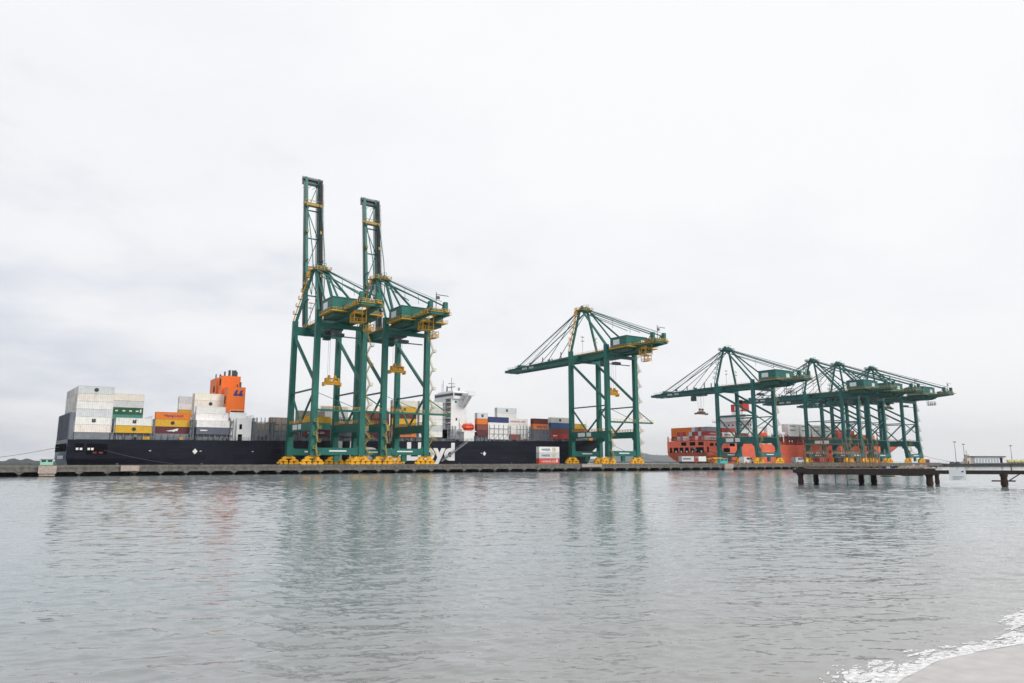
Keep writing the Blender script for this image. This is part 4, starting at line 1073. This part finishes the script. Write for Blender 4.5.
    b = MB(); b.beam((2,ay-2,apex+1.2),(2,ay-2,apex+3.0),.12); b.beam((2,ay-2,apex+3.0),(-1.2,ay-1,apex+2.6),.15); b.beam((-1.2,ay-1,apex+2.6),(-1.2,ay-1,apex+1.2),.12); obj('jib_hoist', b, P, af)
    # access stair beside the near-left front leg
    b = MB(); n = 7; p0 = Vector((-W*.97,G,gt+1.4)); p1 = Vector((-2.6,ay,apex))
    for k in range(n):
        a0 = p0.lerp(p1, k/n); a1 = p0.lerp(p1, (k+1)/n)
        b.beam(a0+Vector((-1.0,.9,0)), a1+Vector((-1.0,.9,0)), .5 if A else .25, .3); b.box(a1.x-1.8,a1.x+.2,a1.y+.2,a1.y+2.0,a1.z-.15,a1.z); b.rail([(a1.x-1.8,a1.y+2,a1.z),(a1.x-1.8,a1.y+.2,a1.z)],1.2,1,.12)
    obj('ladder', b, RL if A else 'teal', af)
    # stays
    b = MB()
    for sx in (-1, 1):
        b.beam((sx*2.6, ay-2, apex-.2), (sx*3.2, tail+7, gt+3.6), .36, .5); b.beam((sx*3.2,tail+7,gt+3.6),(sx*3.2,tail+5.5,gt),.5); b.beam((sx*3.2,tail+7,gt+3.6),(sx*3.2,tail+10,gt),.3)
        b.beam((sx*1.2, ay-2, apex+.5), (sx*1.4, tail+5, gt+4.6), .14)
        b.beam((sx*1.0, ay-3, apex-2.5), (sx*4.4, -10, gt+7.5), .3)
        if not raised:
            for f_, z_ in ((.80,.3),(.62,.4),(.34,.7)):
                zt_ = gt+.1-(.9+.0)*max(0,(f_-.15))/.8*1.0
                thick = .42 if f_ == .80 else .26
                b.beam((sx*2.6, ay+1, apex-.4), (sx*3.3, hinge+Lb*f_, zt_+.6), thick, thick)
            b.beam((sx*1.0, ay+1, apex+.6), (sx*1.2, hinge+Lb*.80, gt+.4), .10)
        else:
            ph = R(83.5)
            def bp(f_): return Vector((sx*3.3, hinge+Lb*f_*math.cos(ph)-.6*math.sin(ph), gt+Lb*f_*math.sin(ph)))
            t1 = bp(.80); k1 = Vector((sx*2.7, ay+3.2, apex+10)); 
            b.beam((sx*2.6,ay+1,apex-.4), k1, .3); b.beam(k1, t1, .3)
            t2 = bp(.34); k2 = Vector((sx*2.7, ay+1.5, gt+14)); b.beam((sx*2.6,ay+1,apex-1), k2, .25); b.beam(k2, t2, .25)
    for yy in (.35,.6): b.beam((2.6, ay-2+(tail+9-ay)*yy, apex-.2+(gt+3.6-apex)*yy), (2.9, ay-2+(tail+9-ay)*yy, apex-.2+(gt+3.6-apex)*yy-(5 if yy<.5 else 4)), .12)
    pieces('stay', b, P, root)
    # machinery house behind the landside legs
    hx, hz = W, (56.3, 61.6) if A else (47.8, 53.3)
    b = MB(); poly = [(-hx,-14.6),(hx*.42,-14.6),(hx*.42,-13.4),(hx,-13.4),(hx,-3.0),(-hx,-3.0)]
    b.prism(poly, 2, hz[0], hz[1]-.35); b.prism([(-hx-.15,-14.8),(hx*.42+.15,-14.8),(hx*.42+.15,-13.6),(hx+.15,-13.6),(hx+.15,-2.8),(-hx-.15,-2.8)], 2, hz[1]-.35, hz[1])
    mh = obj('machinery_house', b, 'green' if A else 'teal', root)
    b = MB(); b.box(-hx-.09,-hx-.004,-9.6,-5.2,hz[0]+1.5,hz[0]+4.0); b.box(.2,4.0 if A else 3.2,-14.69,-14.604,hz[0]+1.4,hz[0]+3.6)
    pieces('sign', b, 'signwhite', mh)
    b = MB(); b.box(4.6,5.8,-13.49,-13.404,hz[0]+.2,hz[0]+2.4); b.box(-5.5,-4.5,-14.69,-14.604,hz[0]+.2,hz[0]+2.3); b.box(-hx-.09,-hx-.004,-13.6,-12.4,hz[0]+.2,hz[0]+2.3); pieces('door', b, 'dkgreen', mh)
    b = MB(); b.box(-hx-.7,hx+.9,-15.9,-2.7,hz[0]-.32,hz[0]-.004); b.rail([(-hx-.7,-2.7,hz[0]),(-hx-.7,-15.9,hz[0]),(hx+.9,-15.9,hz[0]),(hx+.9,-2.7,hz[0])],1.05,1.9,.08)
    obj('platform', b, RL, mh)
    b = MB(); b.box(-hx+1,hx-1,-14,-3,gb+.6,hz[0]-.36) if A else b.box(-hx+1,hx-1,-14,-3,gb+.8,hz[0]-.36)
    obj('house_frame', b, 'dkgreen', mh)
    # tail equipment
    b = MB(); b.box(-4.0,4.0,tail+3.2,tail+12,gt+.13,gt+.3); b.rail([(-4.0,tail+12,gt+.3),(-4.0,tail+3.2,gt+.3),(4.0,tail+3.2,gt+.3),(4.0,tail+12,gt+.3)],1.2,1.7,.12)
    b.box(1.6,3.4,tail+1.6,tail+3.2,gt+.0,gt+.3)
    obj('tail_platform', b, RL, root)
    b = MB()
    for (xx,yy,h_) in ((-2.6,tail+6.6,4.6),(2.8,tail+4.6,4.4)): b.box(xx-.75,xx+.75,yy-.8,yy+.8,gt+.3,gt+h_); 
    b.box(-3.4,3.4,tail+4.4,tail+8,gt+.3,gt+1.5)
    for k in range(3): b.tube((-4.0+k*.4,tail+9+k*.8,gt+1.1),(-2.8+k*.4,tail+9+k*.8,gt+1.1),.8,n=12)
    obj('winch', b, P, root)
    b = MB(); b.tube((-1,tail+5,gt+.3),(-1,tail+5,gt+8.0),.14,n=6); b.box(-1.1,4.4,tail+4.9,tail+5.1,gt+7.0,gt+7.25); b.box(-.9,.5,tail+4.9,tail+5.1,gt+5.4,gt+6.6); obj('wind_gauge', b, 'steel', root)
    # hanging maintenance basket and ladder frame behind the girder
    b = MB()
    bx0, bx1, by0, by1, bz0, bz1 = 5.0, 7.0, -14.5, -9.5, gb-3.6, gt-.6
    for xx in (bx0, bx1):
        for yy in (by0, (by0+by1)/2, by1): b.beam((xx,yy,bz0),(xx,yy,bz1 if yy == by1 else bz0+2.4),.22)
    b.box(bx0,bx1,by0,by1,bz0-.15,bz0); b.rail([(bx0,by1,bz0),(bx0,by0,bz0),(bx1,by0,bz0),(bx1,by1,bz0)],1.2,1.2,.14)
    b.beam((bx0,by0,bz0+2.4),(bx0,by1,bz0+2.4),.18); b.beam((bx1,by0,bz0+2.4),(bx1,by1,bz0+2.4),.18)
    obj('maintenance_cage', b, RL if A else 'steel', root)
    if A:
        b = MB(); cx0, cx1, cy0, cy1, cz = -3.2, 1.4, -20.5, -16.6, gt-5.6
        b.box(cx0,cx1,cy0,cy1,cz,cz+.2); b.rail([(cx0,cy1,cz+.2),(cx0,cy0,cz+.2),(cx1,cy0,cz+.2)],1.3,1.3,.12); b.rail([(cx0,cy1,cz+2.6),(cx0,cy0,cz+2.6),(cx1,cy0,cz+2.6)],1.1,1.3,.12)
        for (xx,yy) in ((cx0,cy1),(cx0,cy0),(cx1,cy0),(cx1,cy1)): b.beam((xx,yy,cz),(xx,yy,gt+1.0),.28)
        b.beam((cx0,cy1,cz+.2),(cx0,cy0,gt),.2)
        obj('repair_cage', b, RL, root)
    # stairs on the right landside leg, ladder on the left one
    b = MB(); zig(b, W+1.2, ly*.8, 1.2, 19, 2.4, 3.0); zig(b, W+1.2, ly*.8, 19, gb+.5, 1.7, 3.9); obj('staircase', b, 'stair' if A else RL, root)
    b = MB(); zig(b, -W+.5, -1.8, 1.0, pz1, .6, 2.6); obj('staircase', b, 'stair' if A else RL, root)
    b = MB()
    for zz in (20.5,): pass
    if A:
        b.prism([(-W+1.2,-1.2),(W+11.2,-1.0),(W+11.2,.6),(-W+1.2,1.2)], 2, 20.2, 20.9)
        b.beam((W+.5,-.1,27),(W+11,-.1,20.9),.35); b.beam((-W+.6,-.9,27),(W-.9,-.9,21),.18)
    else:
        b.prism([(-W+1.2,-.6),(W-1.2,-.6),(W-1.2,.9),(-W+1.2,.9)], 2, pz1-.4, pz1+.1)
    lo = obj('landing', b, P, root)
    if A:
        b = MB(); b.rail([(-W+1.3,-1.1,20.9),(W+11,-.9,20.9)],1.1,2.0,.10); obj('railing', b, RL, lo)
    # trolley, cab, ropes, spreader
    ty, sz = spread
    b = MB(); b.box(-2.6,2.6,ty-3.4,ty+3.4,gb-1.2,gb-.3); b.box(-2.2,2.2,ty-1.2,ty+1.2,gb-.3,gb+.6); tr = obj('trolley', b, 'steel', root)
    b = MB(); b.box(-2.4,.2,ty+3.6,ty+6.2,gb-4.2,gb-1.3); b.box(-2.2,0,ty+4,ty+6,gb-1.3,gb-.4); cb = obj('operator_cab', b, 'dkgreen' if A else 'teal', tr)
    b = MB(); b.box(-2.46,-2.405,ty+3.9,ty+5.9,gb-3.6,gb-2.2); b.box(-2.2,0,ty+6.205,ty+6.26,gb-3.7,gb-2.0); pieces('window', b, 'glass', cb)
    b = MB()
    for sx in (-1,1):
        for sy in (-1,1): b.beam((sx*1.6,ty+sy*1.1,gb-1.2),(sx*1.6,ty+sy*.8,sz+2.0),.07)
    pieces('hoist_rope', b, 'rope', tr)
    hw = 3.4 if A else 4.9; hh = 0 if A else -.9
    b = MB(); b.box(-hw,hw,ty-.9,ty-.5,sz,sz+.8); b.box(-hw,hw,ty+.5,ty+.9,sz,sz+.8)
    for sx in (-1,1): b.box(sx*(hw-.1)-.3,sx*(hw-.1)+.3,ty-1.25,ty+1.25,sz-.6-hh*.4,sz+.9); b.box(sx*2.4-.3,sx*2.4+.3,ty-1.2,ty+1.2,sz+.8,sz+2.6+hh)
    b.box(-2.4,2.4,ty-1.1,ty+1.1,sz+.8,sz+1.4); b.box(-2.4,2.4,ty-1.15,ty+1.15,sz+2.3+hh,sz+2.6+hh)
    for sx in (-1,1): b.box(sx*1.1-.6,sx*1.1+.6,ty-.8,ty+.8,sz+1.4,sz+2.0); b.tube((sx*1.2-.3,ty,sz+3.0),(sx*1.2+.3,ty,sz+3.0),.8,n=12)
    obj('spreader', b, 'yellow' if A else 'rustpipe' if seed == 4 else 'teal', tr)
    # cross-hanging maintenance bar under the landside cross beam
    b = MB(); b.box(-W,W-1,2.2,2.6,gb-4.4,gb-4.0); b.box(-2,2,2,4.5,gb-4.2,gb-2.9); obj('tray_or_shade_bar', b, 'steel', root)
    # flood lamps on posts above the girder
    b = MB()
    for (xx,yy) in ((-4.6,24),(4.6,24)):
        b.tube((xx,yy,gt),(xx,yy,gt+9.5),.09,n=6)
        for zz in (6.8,8.9): b.box(xx-1.0,xx+1.0,yy-.25,yy+.25,gt+zz,gt+zz+.35)
    pieces('lamp_post', b, 'fadedyellow', root)
    return root
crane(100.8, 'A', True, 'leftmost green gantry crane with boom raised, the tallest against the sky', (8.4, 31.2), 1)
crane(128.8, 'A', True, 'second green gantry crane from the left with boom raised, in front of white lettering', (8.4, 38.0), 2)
crane(247.9, 'A', False, 'lone green gantry crane with boom lowered at the bow of the black ship', (6.5, 34.5), 3)
crane(363.2, 'B', False, 'teal gantry crane in front of the white house of the red ship, boom lowered leftward', (49.0, 31.2), 4)
crane(454.3, 'B', False, 'teal gantry crane, left one of the three crowded behind the rusty jetty', (14.0, 39.5), 5)
crane(485.6, 'B', False, 'teal gantry crane, middle one of the three crowded behind the rusty jetty', (10.0, 39.5), 6)
crane(529.8, 'B', False, 'teal gantry crane nearest the maroon container, rightmost of all', (16.0, 39.5), 7)

# ------------------------------------------------------------------ vehicles and beacon on the quay
def vehicle(kind, x, y, m, label, cat, rz=0, cargo=None, s=1.0):
    t = thing(kind, label, cat, (x, y, DZ+.004), rz, 'vehicles on the quay'); 
    if kind == 'van':
        b = MB(); b.prism([(-2.9*s,.45),(2.9*s,.45),(2.95*s,1.2*s),(2.2*s,1.45*s),(1.4*s,2.45*s),(-2.8*s,2.5*s),(-2.95*s,1.4*s)],1,-1.05*s,1.05*s); obj('body', b, m, t)
        b = MB(); b.prism([(1.35*s,2.3*s),(2.0*s,1.5*s),(.6*s,1.5*s),(.6*s,2.3*s)],1,-1.07*s,-1.053*s); b.box(-1.4*s,.4*s,-1.07*s,-1.053*s,1.5*s,2.2*s); obj('window', b, 'glass', t)
        wx = (-1.9*s,1.8*s); r = .38*s; wy = 1.0*s
    elif kind == 'car':
        b = MB(); b.prism([(-2.2*s,.35),(2.2*s,.35),(2.25*s,.9*s),(1.2*s,1.05*s),(.6*s,1.55*s),(-1.2*s,1.55*s),(-1.9*s,1.05*s),(-2.25*s,.95*s)],1,-.85*s,.85*s); obj('body', b, m, t)
        b = MB(); b.prism([(1.05*s,1.08*s),(.55*s,1.48*s),(-1.1*s,1.48*s),(-1.7*s,1.08*s)],1,-.87*s,-.853*s); obj('window', b, 'glass', t)
        wx = (-1.4*s,1.4*s); r = .33*s; wy = .8*s
    else:
        b = MB(); b.prism([(4.2,.8),(6.4,.8),(6.45,1.9),(6.1,3.1),(4.2,3.2)],1,-1.2,1.2); obj('cab', b, m, t)
        b = MB(); b.prism([(5.2,2.0),(6.25,2.0),(6.0,2.9),(5.2,2.9)],1,-1.23,-1.203); obj('window', b, 'glass', t)
        b = MB(); b.box(-6.2,4.1,-1.2,1.2,.95,1.25); b.box(-6.0,4,-.5,.5,.6,.95); obj('flatbed', b, 'steel', t)
        wx = (-5.2,-4.0,2.6,5.2); r = .5; wy = 1.05
    for xx in wx:
        b = MB()
        for sy in (-1,1): b.tube((xx,sy*wy-.14,r),(xx,sy*wy+.14,r),r,n=12)
        pieces('wheel', b, 'rubber', t)
    return t
vehicle('truck', 300.5, 270, 'carred', 'flatbed truck carrying a pale container below the stern of the red ship', 'truck')
container(294.4, 268.8, DZ+1.3, 'light_grey', 'pale grey container on the truck below the red stern', 'containers on trucks on the quay', 'ddash', Lc=9.6)
vehicle('truck', 316.0, 272, 'carred', 'red cab flatbed truck with a short pale container left of the turquoise cabin', 'truck')
container(309.9, 270.8, DZ+1.3, 'white', 'short pale container on the red cab truck', 'containers on trucks on the quay', None, Lc=6.06)
vehicle('van', 350.0, 270, 'vanwhite', 'white van parked under the crane in front of the red hull', 'van', 0, s=1.55)
vehicle('van', 399.0, 270, 'vansilver', 'silver van parked beside the yellow beacon', 'van', 0, s=1.5)
vehicle('truck', 428, 271, 'carred', 'red flatbed truck behind the rusty jetty frame', 'truck')
container(421.9, 269.8, DZ+1.3, 'red', 'red container on the truck behind the rusty jetty frame', 'containers on trucks on the quay', None, Lc=6.06)
vehicle('van', 441, 268, 'carblack', 'dark van parked behind the rusty jetty frame', 'van', 0, s=1.4)
vehicle('van', 466, 268, 'vanwhite', 'white van parked under the left one of the crowded cranes', 'van', math.pi, s=1.5)
bc = thing('beacon', 'small bright yellow beacon on the quay edge right of the silver van', 'beacon', (393.9, 260.6, DZ+.28))
b = MB(); b.tube((0,0,0),(0,0,.4),1.25,1.1,n=12); b.tube((0,0,.4),(0,0,1.7),.95,.5,n=12); obj('base', b, 'hivis', bc)
b = MB(); b.tube((0,0,1.7),(0,0,2.9),.5,.42,n=10); b.tube((0,0,2.9),(0,0,3.5),.3,.38,n=10); obj('lantern', b, 'hivis', bc)
# straddle frame of yellow spreaders lying on the quay beside the turquoise cabin
for k_, (x_, y_) in enumerate(((324, 272), (332, 276))):
    t = thing('spare_spreader', ['yellow spare spreader frame resting right of the turquoise cabin', 'second yellow spare spreader frame resting nearer the crane legs'][k_], 'spreader', (x_, y_, DZ+.01), 0, 'spare spreaders on the quay')
    b = MB(); b.box(-6,6,-1.1,-.8,2.5,3.0); b.box(-6,6,.8,1.1,2.5,3.0); b.box(-2.5,2.5,-1.1,1.1,3.0,3.5)
    for xx in (-5.8,-2,2,5.8): b.box(xx-.2,xx+.2,-1.2,1.2,2.2,2.9)
    obj('spreader_beam', b, 'yellow', t)
    b = MB()
    for xx in (-5.6,-1.8,1.8,5.6):
        for yy in (-1,1): b.box(xx-.15,xx+.15,yy-.15,yy+.15,0,2.2)
    b.box(-5.6,5.6,-1.1,-.9,.8,1.0); obj('stand', b, 'yellow', t)

# mooring ropes
def rope(p, q_, sag, label, r=.11):
    b = MB(); n = 14; prev = None
    for k in range(n+1):
        t = k/n; c = Vector(p).lerp(Vector(q_), t); c.z -= sag*4*t*(1-t)
        if prev is not None: b.beam(prev, c, r*2)
        prev = c
    o = obj('mooring_rope', b, 'rope', None); tag(o, label, 'rope', 'mooring ropes of the ships')
rope((15.0, HY+20, 10.2), (-24, HY-6, DZ+.8), 1.2, 'mooring rope running left from the grey stern of the black ship', .065)
rope((26.5, HY-.4, 8.6), (44.5, HY-34.0, DZ+.5), .5, 'mooring rope slanting right from the stern opening of the black ship', .05)
rope((283, HY+13, 14.5), (306, HY-6, DZ+.6), 1.5, 'thin mooring rope from the bow of the black ship down to the quay', .08)
rope((351.6, HY-.3, 11.2), (360, HY-16, DZ+.6), .4, 'thick mooring rope slanting right from the stern openings of the red ship', .2)
rope((600, HY+12, 16), (655, HY-2, 4), 1.5, 'mooring rope from the bow of the red ship down to the far shore', .1)

# ------------------------------------------------------------------ old jetty
JA = Vector((127.0, 86.6, 0)); JANG = math.atan2(-.794, .607)
jt = thing('jetty', 'old dark timber jetty on rusty piles in front of the far cranes', 'jetty', JA, JANG)
b = MB()
for k_ in range(24):
    u0, u1 = .3+k_*1.0, .3+k_*1.0+.97; dz_ = random.uniform(-.06,.05)
    b.box(u0, u1, .0, 14, 3.0+dz_, 3.22+dz_)
obj('deck', b, 'jettydeck', jt)
b = MB(); b.box(.2,24.3,-.25,-.003,2.1,3.18); b.box(.2,24.3,.4,.8,2.05,2.96); b.box(.2,24.3,6.6,7.0,2.2,2.96); b.box(.2,24.3,13.4,13.8,2.2,2.96)
for k_ in range(8): b.box(.4+k_*3.2,.7+k_*3.2,.81,13.3,2.4,2.95)
b.box(.1,2.0,-.5,-.26,2.5,3.3); b.box(3,9,-.42,-.26,2.1,2.5); b.box(12,20,-.40,-.26,2.0,2.35)
obj('edge_beam', b, 'timber', jt)
b = MB(); b.box(24.31,46,.0,.75,2.25,2.95); b.box(24.31,46,3.2,3.6,2.3,2.7); bb = obj('side_beam', b, 'timber', jt)
def pile_at(u, v, r, top=2.3):
    b = MB()
    b.tube((u,v,-3),(u,v,.25),r*.92,r*.9,n=12); b.tube((u,v,.25),(u,v,.9),r*1.1,r*1.12,n=12); b.tube((u,v,.9),(u,v,top),r,r*.98,n=12); b.tube((u,v,top-.45),(u,v,top),r*1.22,n=12)
    obj('pile', b, 'pile', jt)
for u_, v_, r_ in ((.9,.9,.5),(4.6,12.5,.5),(13.07,11,.5),(15.4,11,.55),(23.4,.9,.58),(26.6,10,.4),(35.3,.4,.55)): pile_at(u_, v_, r_)
b = MB()
for u_, v_ in ((7.6,5),(9.8,5.6)): b.beam((u_,v_,-.3),(u_,v_,2.4),.1)
b.beam((10.0,5.6,.9),(12.2,5.6,1.25),.10); b.beam((10.6,5.6,1.1),(11.6,5.6,.7),.08)
b.box(16.4,19.0,9,9.6,1.55,1.75); b.box(20.2,24.0,9,9.8,1.7,2.0); pieces('hanging_pipe', b, 'steel', jt)
# platform and strut at the right-hand pile
b = MB(); b.box(33.3,36.9,-.2,.4,.95,1.2); b.beam((36.0,-.15,1.2),(38.2,-.15,2.7),.16); b.beam((38.2,-.15,2.7),(39,-.15,3.1),.16); obj('landing', b, 'pile', jt)
b = MB(); b.beam((36.6,.4,2.95),(36.6,.4,4.0),.14); obj('post', b, 'timber', jt)
# rubble and debris at the right end of the deck
b = MB(); rnd = random.Random(3)
for k_ in range(160):
    u_ = rnd.uniform(18.8,23.8); v_ = rnd.uniform(.3,6); r_ = rnd.uniform(.12,.4); h_ = 3.22+rnd.uniform(0,.5)*(1-abs(u_-22)/4)
    b.beam((u_-r_,v_,h_),(u_+r_,v_+rnd.uniform(-.3,.3),h_+rnd.uniform(-.15,.25)),r_*1.3,r_,r_*.8,r_*.7)
o = obj('rubble_heap', b, 'rubble'); o.location = JA; o.rotation_euler = (0,0,JANG); o['kind'] = 'stuff'; tag(o, 'pale heap of broken rubble at the right end of the old jetty deck', 'rubble')
for k_ in range(3):
    b = MB(); u_, v_ = 15.8+k_*.9, .9+k_*.4; b.prism([(u_-.24,3.24),(u_+.24,3.24),(u_+.28,3.6),(u_-.28,3.6)],1,v_,v_+.45); o = obj('plastic_crate', b, 'bluepaint' if k_ != 1 else 'signwhite')
    o.location = JA; o.rotation_euler = (0,0,JANG); tag(o, ['blue plastic crate left of the rubble heap on the jetty','white plastic crate between the two blue ones on the jetty','blue plastic crate nearest the rubble heap on the jetty'][k_], 'crate', 'crates on the old jetty')
# rusty pipe frame standing on the deck
fr = thing('pipe_frame', 'tall rusty pipe frame with many posts standing on the old jetty deck', 'frame', JA, JANG)
rnd = random.Random(5)
us = [2.1,3.2,5.1,6.0,9.0,9.9,11.9,12.9,14.2,15.2]
for v_ in (2.0, 6.5):
    b = MB()
    for u_ in us:
        h_ = rnd.uniform(4.6,5.8) if u_ > 4 else rnd.uniform(3.6,4.8); b.beam((u_,v_,3.2),(u_+rnd.uniform(-.06,.06),v_,3.2+h_),.13)
    obj('post', b, 'rustpipe', fr)
    b = MB()
    for z_ in (4.3,5.4,6.6,8.0):
        b.beam((1.9,v_,z_),(14.7 if z_ < 7.5 else 13.4,v_,z_+rnd.uniform(-.08,.08)),.09)
    obj('rail', b, 'rustpipe', fr)
b = MB()
for u_ in us[::2]:
    for z_ in (5.4,8.0): b.beam((u_,2.0,z_),(u_,6.5,z_),.08)
b.beam((2.2,2,4.3),(5.6,2,6.6),.08); b.beam((9.9,2,6.6),(12.6,2,4.3),.08); obj('brace', b, 'rustpipe', fr)
b = MB()
for k_ in range(34):
    u_ = 1.8+k_*.42
    if rnd.random() < .25: continue
    b.box(u_, u_+.24, 4.0, 4.2, 6.0+rnd.uniform(-.1,.1), 6.45)
obj('hook', b, 'rubble', fr)
b = MB(); b.rail([(.5,.3,3.22),(16.5,.3,3.22)],1.15,1.3,.07); b.beam((.5,.3,3.6),(16.5,.3,3.6),.05); o = obj('railing', b, 'rustpipe', jt)
# white board hanging from the side beam
sg = thing('sign_board', 'white board with faint print hanging from the dark jetty beam', 'sign', JA, JANG)
b = MB(); b.box(26.5,29.2,-.12,-.04,1.1,2.98); obj('panel', b, 'signwhite', sg)
b = MB(); b.box(28.5,28.85,-.15,-.122,2.6,2.85); obj('emblem', b, 'bluepaint', sg)
b = MB()
for k_ in range(3): b.box(27.0,28.8-.3*k_,-.14,-.122,1.75-.22*k_,1.83-.22*k_)
obj('lettering', b, 'greysteel', sg)
b = MB(); b.beam((26.8,-.08,2.98),(26.8,.3,3.1),.05); b.beam((28.9,-.08,2.98),(28.9,.3,3.1),.05); pieces('bracket', b, 'steel', sg)

# ------------------------------------------------------------------ far shore at the right
fq = MB(); 
FA = Vector((654, 304, 0)); FANG = math.atan2(-30.6, 86.3)
fq.box(-12, 400, 0, 60, -1, 2.2); fq.box(-12,400,-.3,-.003,1.5,2.45)
o = obj('far_quay', fq, 'asphalt', None, FA); o.rotation_euler = (0,0,FANG); o['kind'] = 'structure'
b = MB(); rnd = random.Random(9)
for k_ in range(130):
    u_ = rnd.uniform(-22,6); v_ = rnd.uniform(-3,10); r_ = rnd.uniform(.7,1.9)
    b.beam((u_-r_,v_,rnd.uniform(-.2,1.6)),(u_+r_,v_+rnd.uniform(-1,1),rnd.uniform(-.2,2.0)),r_*1.6,r_*1.3,r_*1.1,r_*1.1)
o = obj('breakwater', b, 'rock', None, FA); o.rotation_euler = (0,0,FANG); o['kind'] = 'stuff'; tag(o, 'dark rock breakwater at the end of the far quay', 'rocks')
def far(name, label, cat, u, v=6, group=None):
    c = FA+Vector((u*math.cos(FANG)-v*math.sin(FANG), u*math.sin(FANG)+v*math.cos(FANG), 2.204)); return thing(name, label, cat, c, FANG, group)
wb = far('warehouse', 'long low white warehouse with dark flat roof on the far quay', 'warehouse', 37.0, 2)
b = MB(); b.box(0,34.5,0,5,0,5.9); obj('wall', b, 'white', wb)
b = MB(); b.box(-1.6,33,-1.4,6,5.9,6.7); obj('roof', b, 'roof', wb)
for k_ in range(9):
    b = MB(); b.box(1.2+k_*3.2,3.3+k_*3.2,-.08,-.004,.3,4.4) if k_ != 8 else b.box(27.4,30.2,-.08,-.004,.1,5.4); obj('door', b, 'dark' if k_ == 8 else 'vansilver', wb)
b = MB(); b.box(27,34.5,-.3,-.09,0,.9); b.box(0,27,-.3,-.09,0,.7); obj('plinth', b, 'greysteel', wb)
ct = far('office_cabin', 'small cream cabin with roof mast left of the white warehouse', 'cabin', 28.5, 2)
b = MB(); b.box(0,4.2,0,4,0,4.6); b.box(.8,3.4,.5,3.5,4.6,7.4); obj('wall', b, 'cream', ct)
b = MB(); b.box(.6,3.6,.3,3.7,7.4,7.8); b.box(-.2,4.4,-.2,4.2,4.6,4.8) if False else None; obj('roof', b, 'fadedyellow', ct)
b = MB(); b.box(1.1,3.1,.42,.497,5.2,6.6); b.box(.6,1.8,-.08,-.004,.2,2.4); pieces('window', b, 'glass', ct)
b = MB(); b.tube((2.1,2,7.8),(2.1,2,12.5),.15,.08,n=6); b.box(.8,3.4,1.9,2.1,10,10.2); obj('mast', b, 'steel', ct)
for k_, (u_, h_) in enumerate(((17.3,18.5),(26.6,16.5),(78.5,15.5))):
    t = far('lamp_mast', ['tall floodlight mast standing left of the cream cabin','floodlight mast just behind the cream cabin','floodlight mast right of the white warehouse'][k_], 'lamp mast', u_, 2.5, 'floodlight masts on the far quay')
    b = MB(); b.tube((0,0,0),(0,0,h_),.28,.16,n=8); obj('pole', b, 'greysteel', t)
    b = MB(); b.box(-1.2,1.2,-.3,.3,h_,h_+.7); 
    for xx in (-.9,-.3,.3,.9): b.box(xx-.22,xx+.22,-.7,-.302,h_-.1,h_+.6)
    obj('lamp_head', b, 'greysteel', t)
for k_, (u_, m_) in enumerate(((13.5,'carblack'),(19.2,'carblack'),(24.3,'vansilver'))):
    t = far('parked_car', ['dark car parked nearest the breakwater','dark car parked in the middle of three on the far quay','silver car parked beside the cream cabin'][k_], 'car', u_, 3, 'cars parked on the far quay')
    b = MB(); b.prism([(-2.2,.4),(2.2,.4),(2.25,1.0),(1.3,1.15),(.6,1.8),(-1.4,1.8),(-2.0,1.15),(-2.25,1.0)],1,-.9,.9); obj('body', b, m_, t)
    b = MB(); b.prism([(1.1,1.2),(.5,1.7),(-1.3,1.7),(-1.8,1.2)],1,-.93,-.903); obj('window', b, 'glass', t)
    for xx in (-1.4,1.4):
        b = MB()
        for sy in (-1,1): b.tube((xx,sy*.8-.12,.36),(xx,sy*.8+.12,.36),.36,n=10)
        pieces('wheel', b, 'rubber', t)
for k_ in range(3):
    t = far('tank', ['olive yellow tank nearest the white warehouse','olive yellow tank in the middle of the row right of warehouse','olive yellow tank at the right edge'][k_], 'tank', 77+k_*7.5, 3.5, 'yellow tanks right of the warehouse')
    b = MB(); b.tube((-3.2,0,1.9),(3.2,0,1.9),1.6,n=16); obj('shell', b, 'tankyellow', t)
    b = MB(); b.box(-2.6,-2.2,-1.2,1.2,0,1.2); b.box(2.2,2.6,-1.2,1.2,0,1.2); pieces('saddle', b, 'greysteel', t)
    b = MB(); b.tube((0,0,3.4),(0,0,3.9),.4,n=10); obj('hatch', b, 'tankyellow', t)

# ------------------------------------------------------------------ haze
hz = MB(); hz.box(-7500,10500,-70,10500,-3,380)
hm_ = bpy.data.materials.new('thin sea air'); hm_.use_nodes = True; ht = hm_.node_tree; ht.nodes.clear()
ho_ = ht.nodes.new('ShaderNodeOutputMaterial'); pv = ht.nodes.new('ShaderNodeVolumePrincipled'); pv.inputs['Color'].default_value = (.93,.96,1.0,1); pv.inputs['Density'].default_value = .00006; pv.inputs['Anisotropy'].default_value = .3
ht.links.new(pv.outputs[0], ho_.inputs['Volume'])
hzo = obj('haze', hz, hm_); hzo['kind'] = 'stuff'
print('containers', COUNT[0])
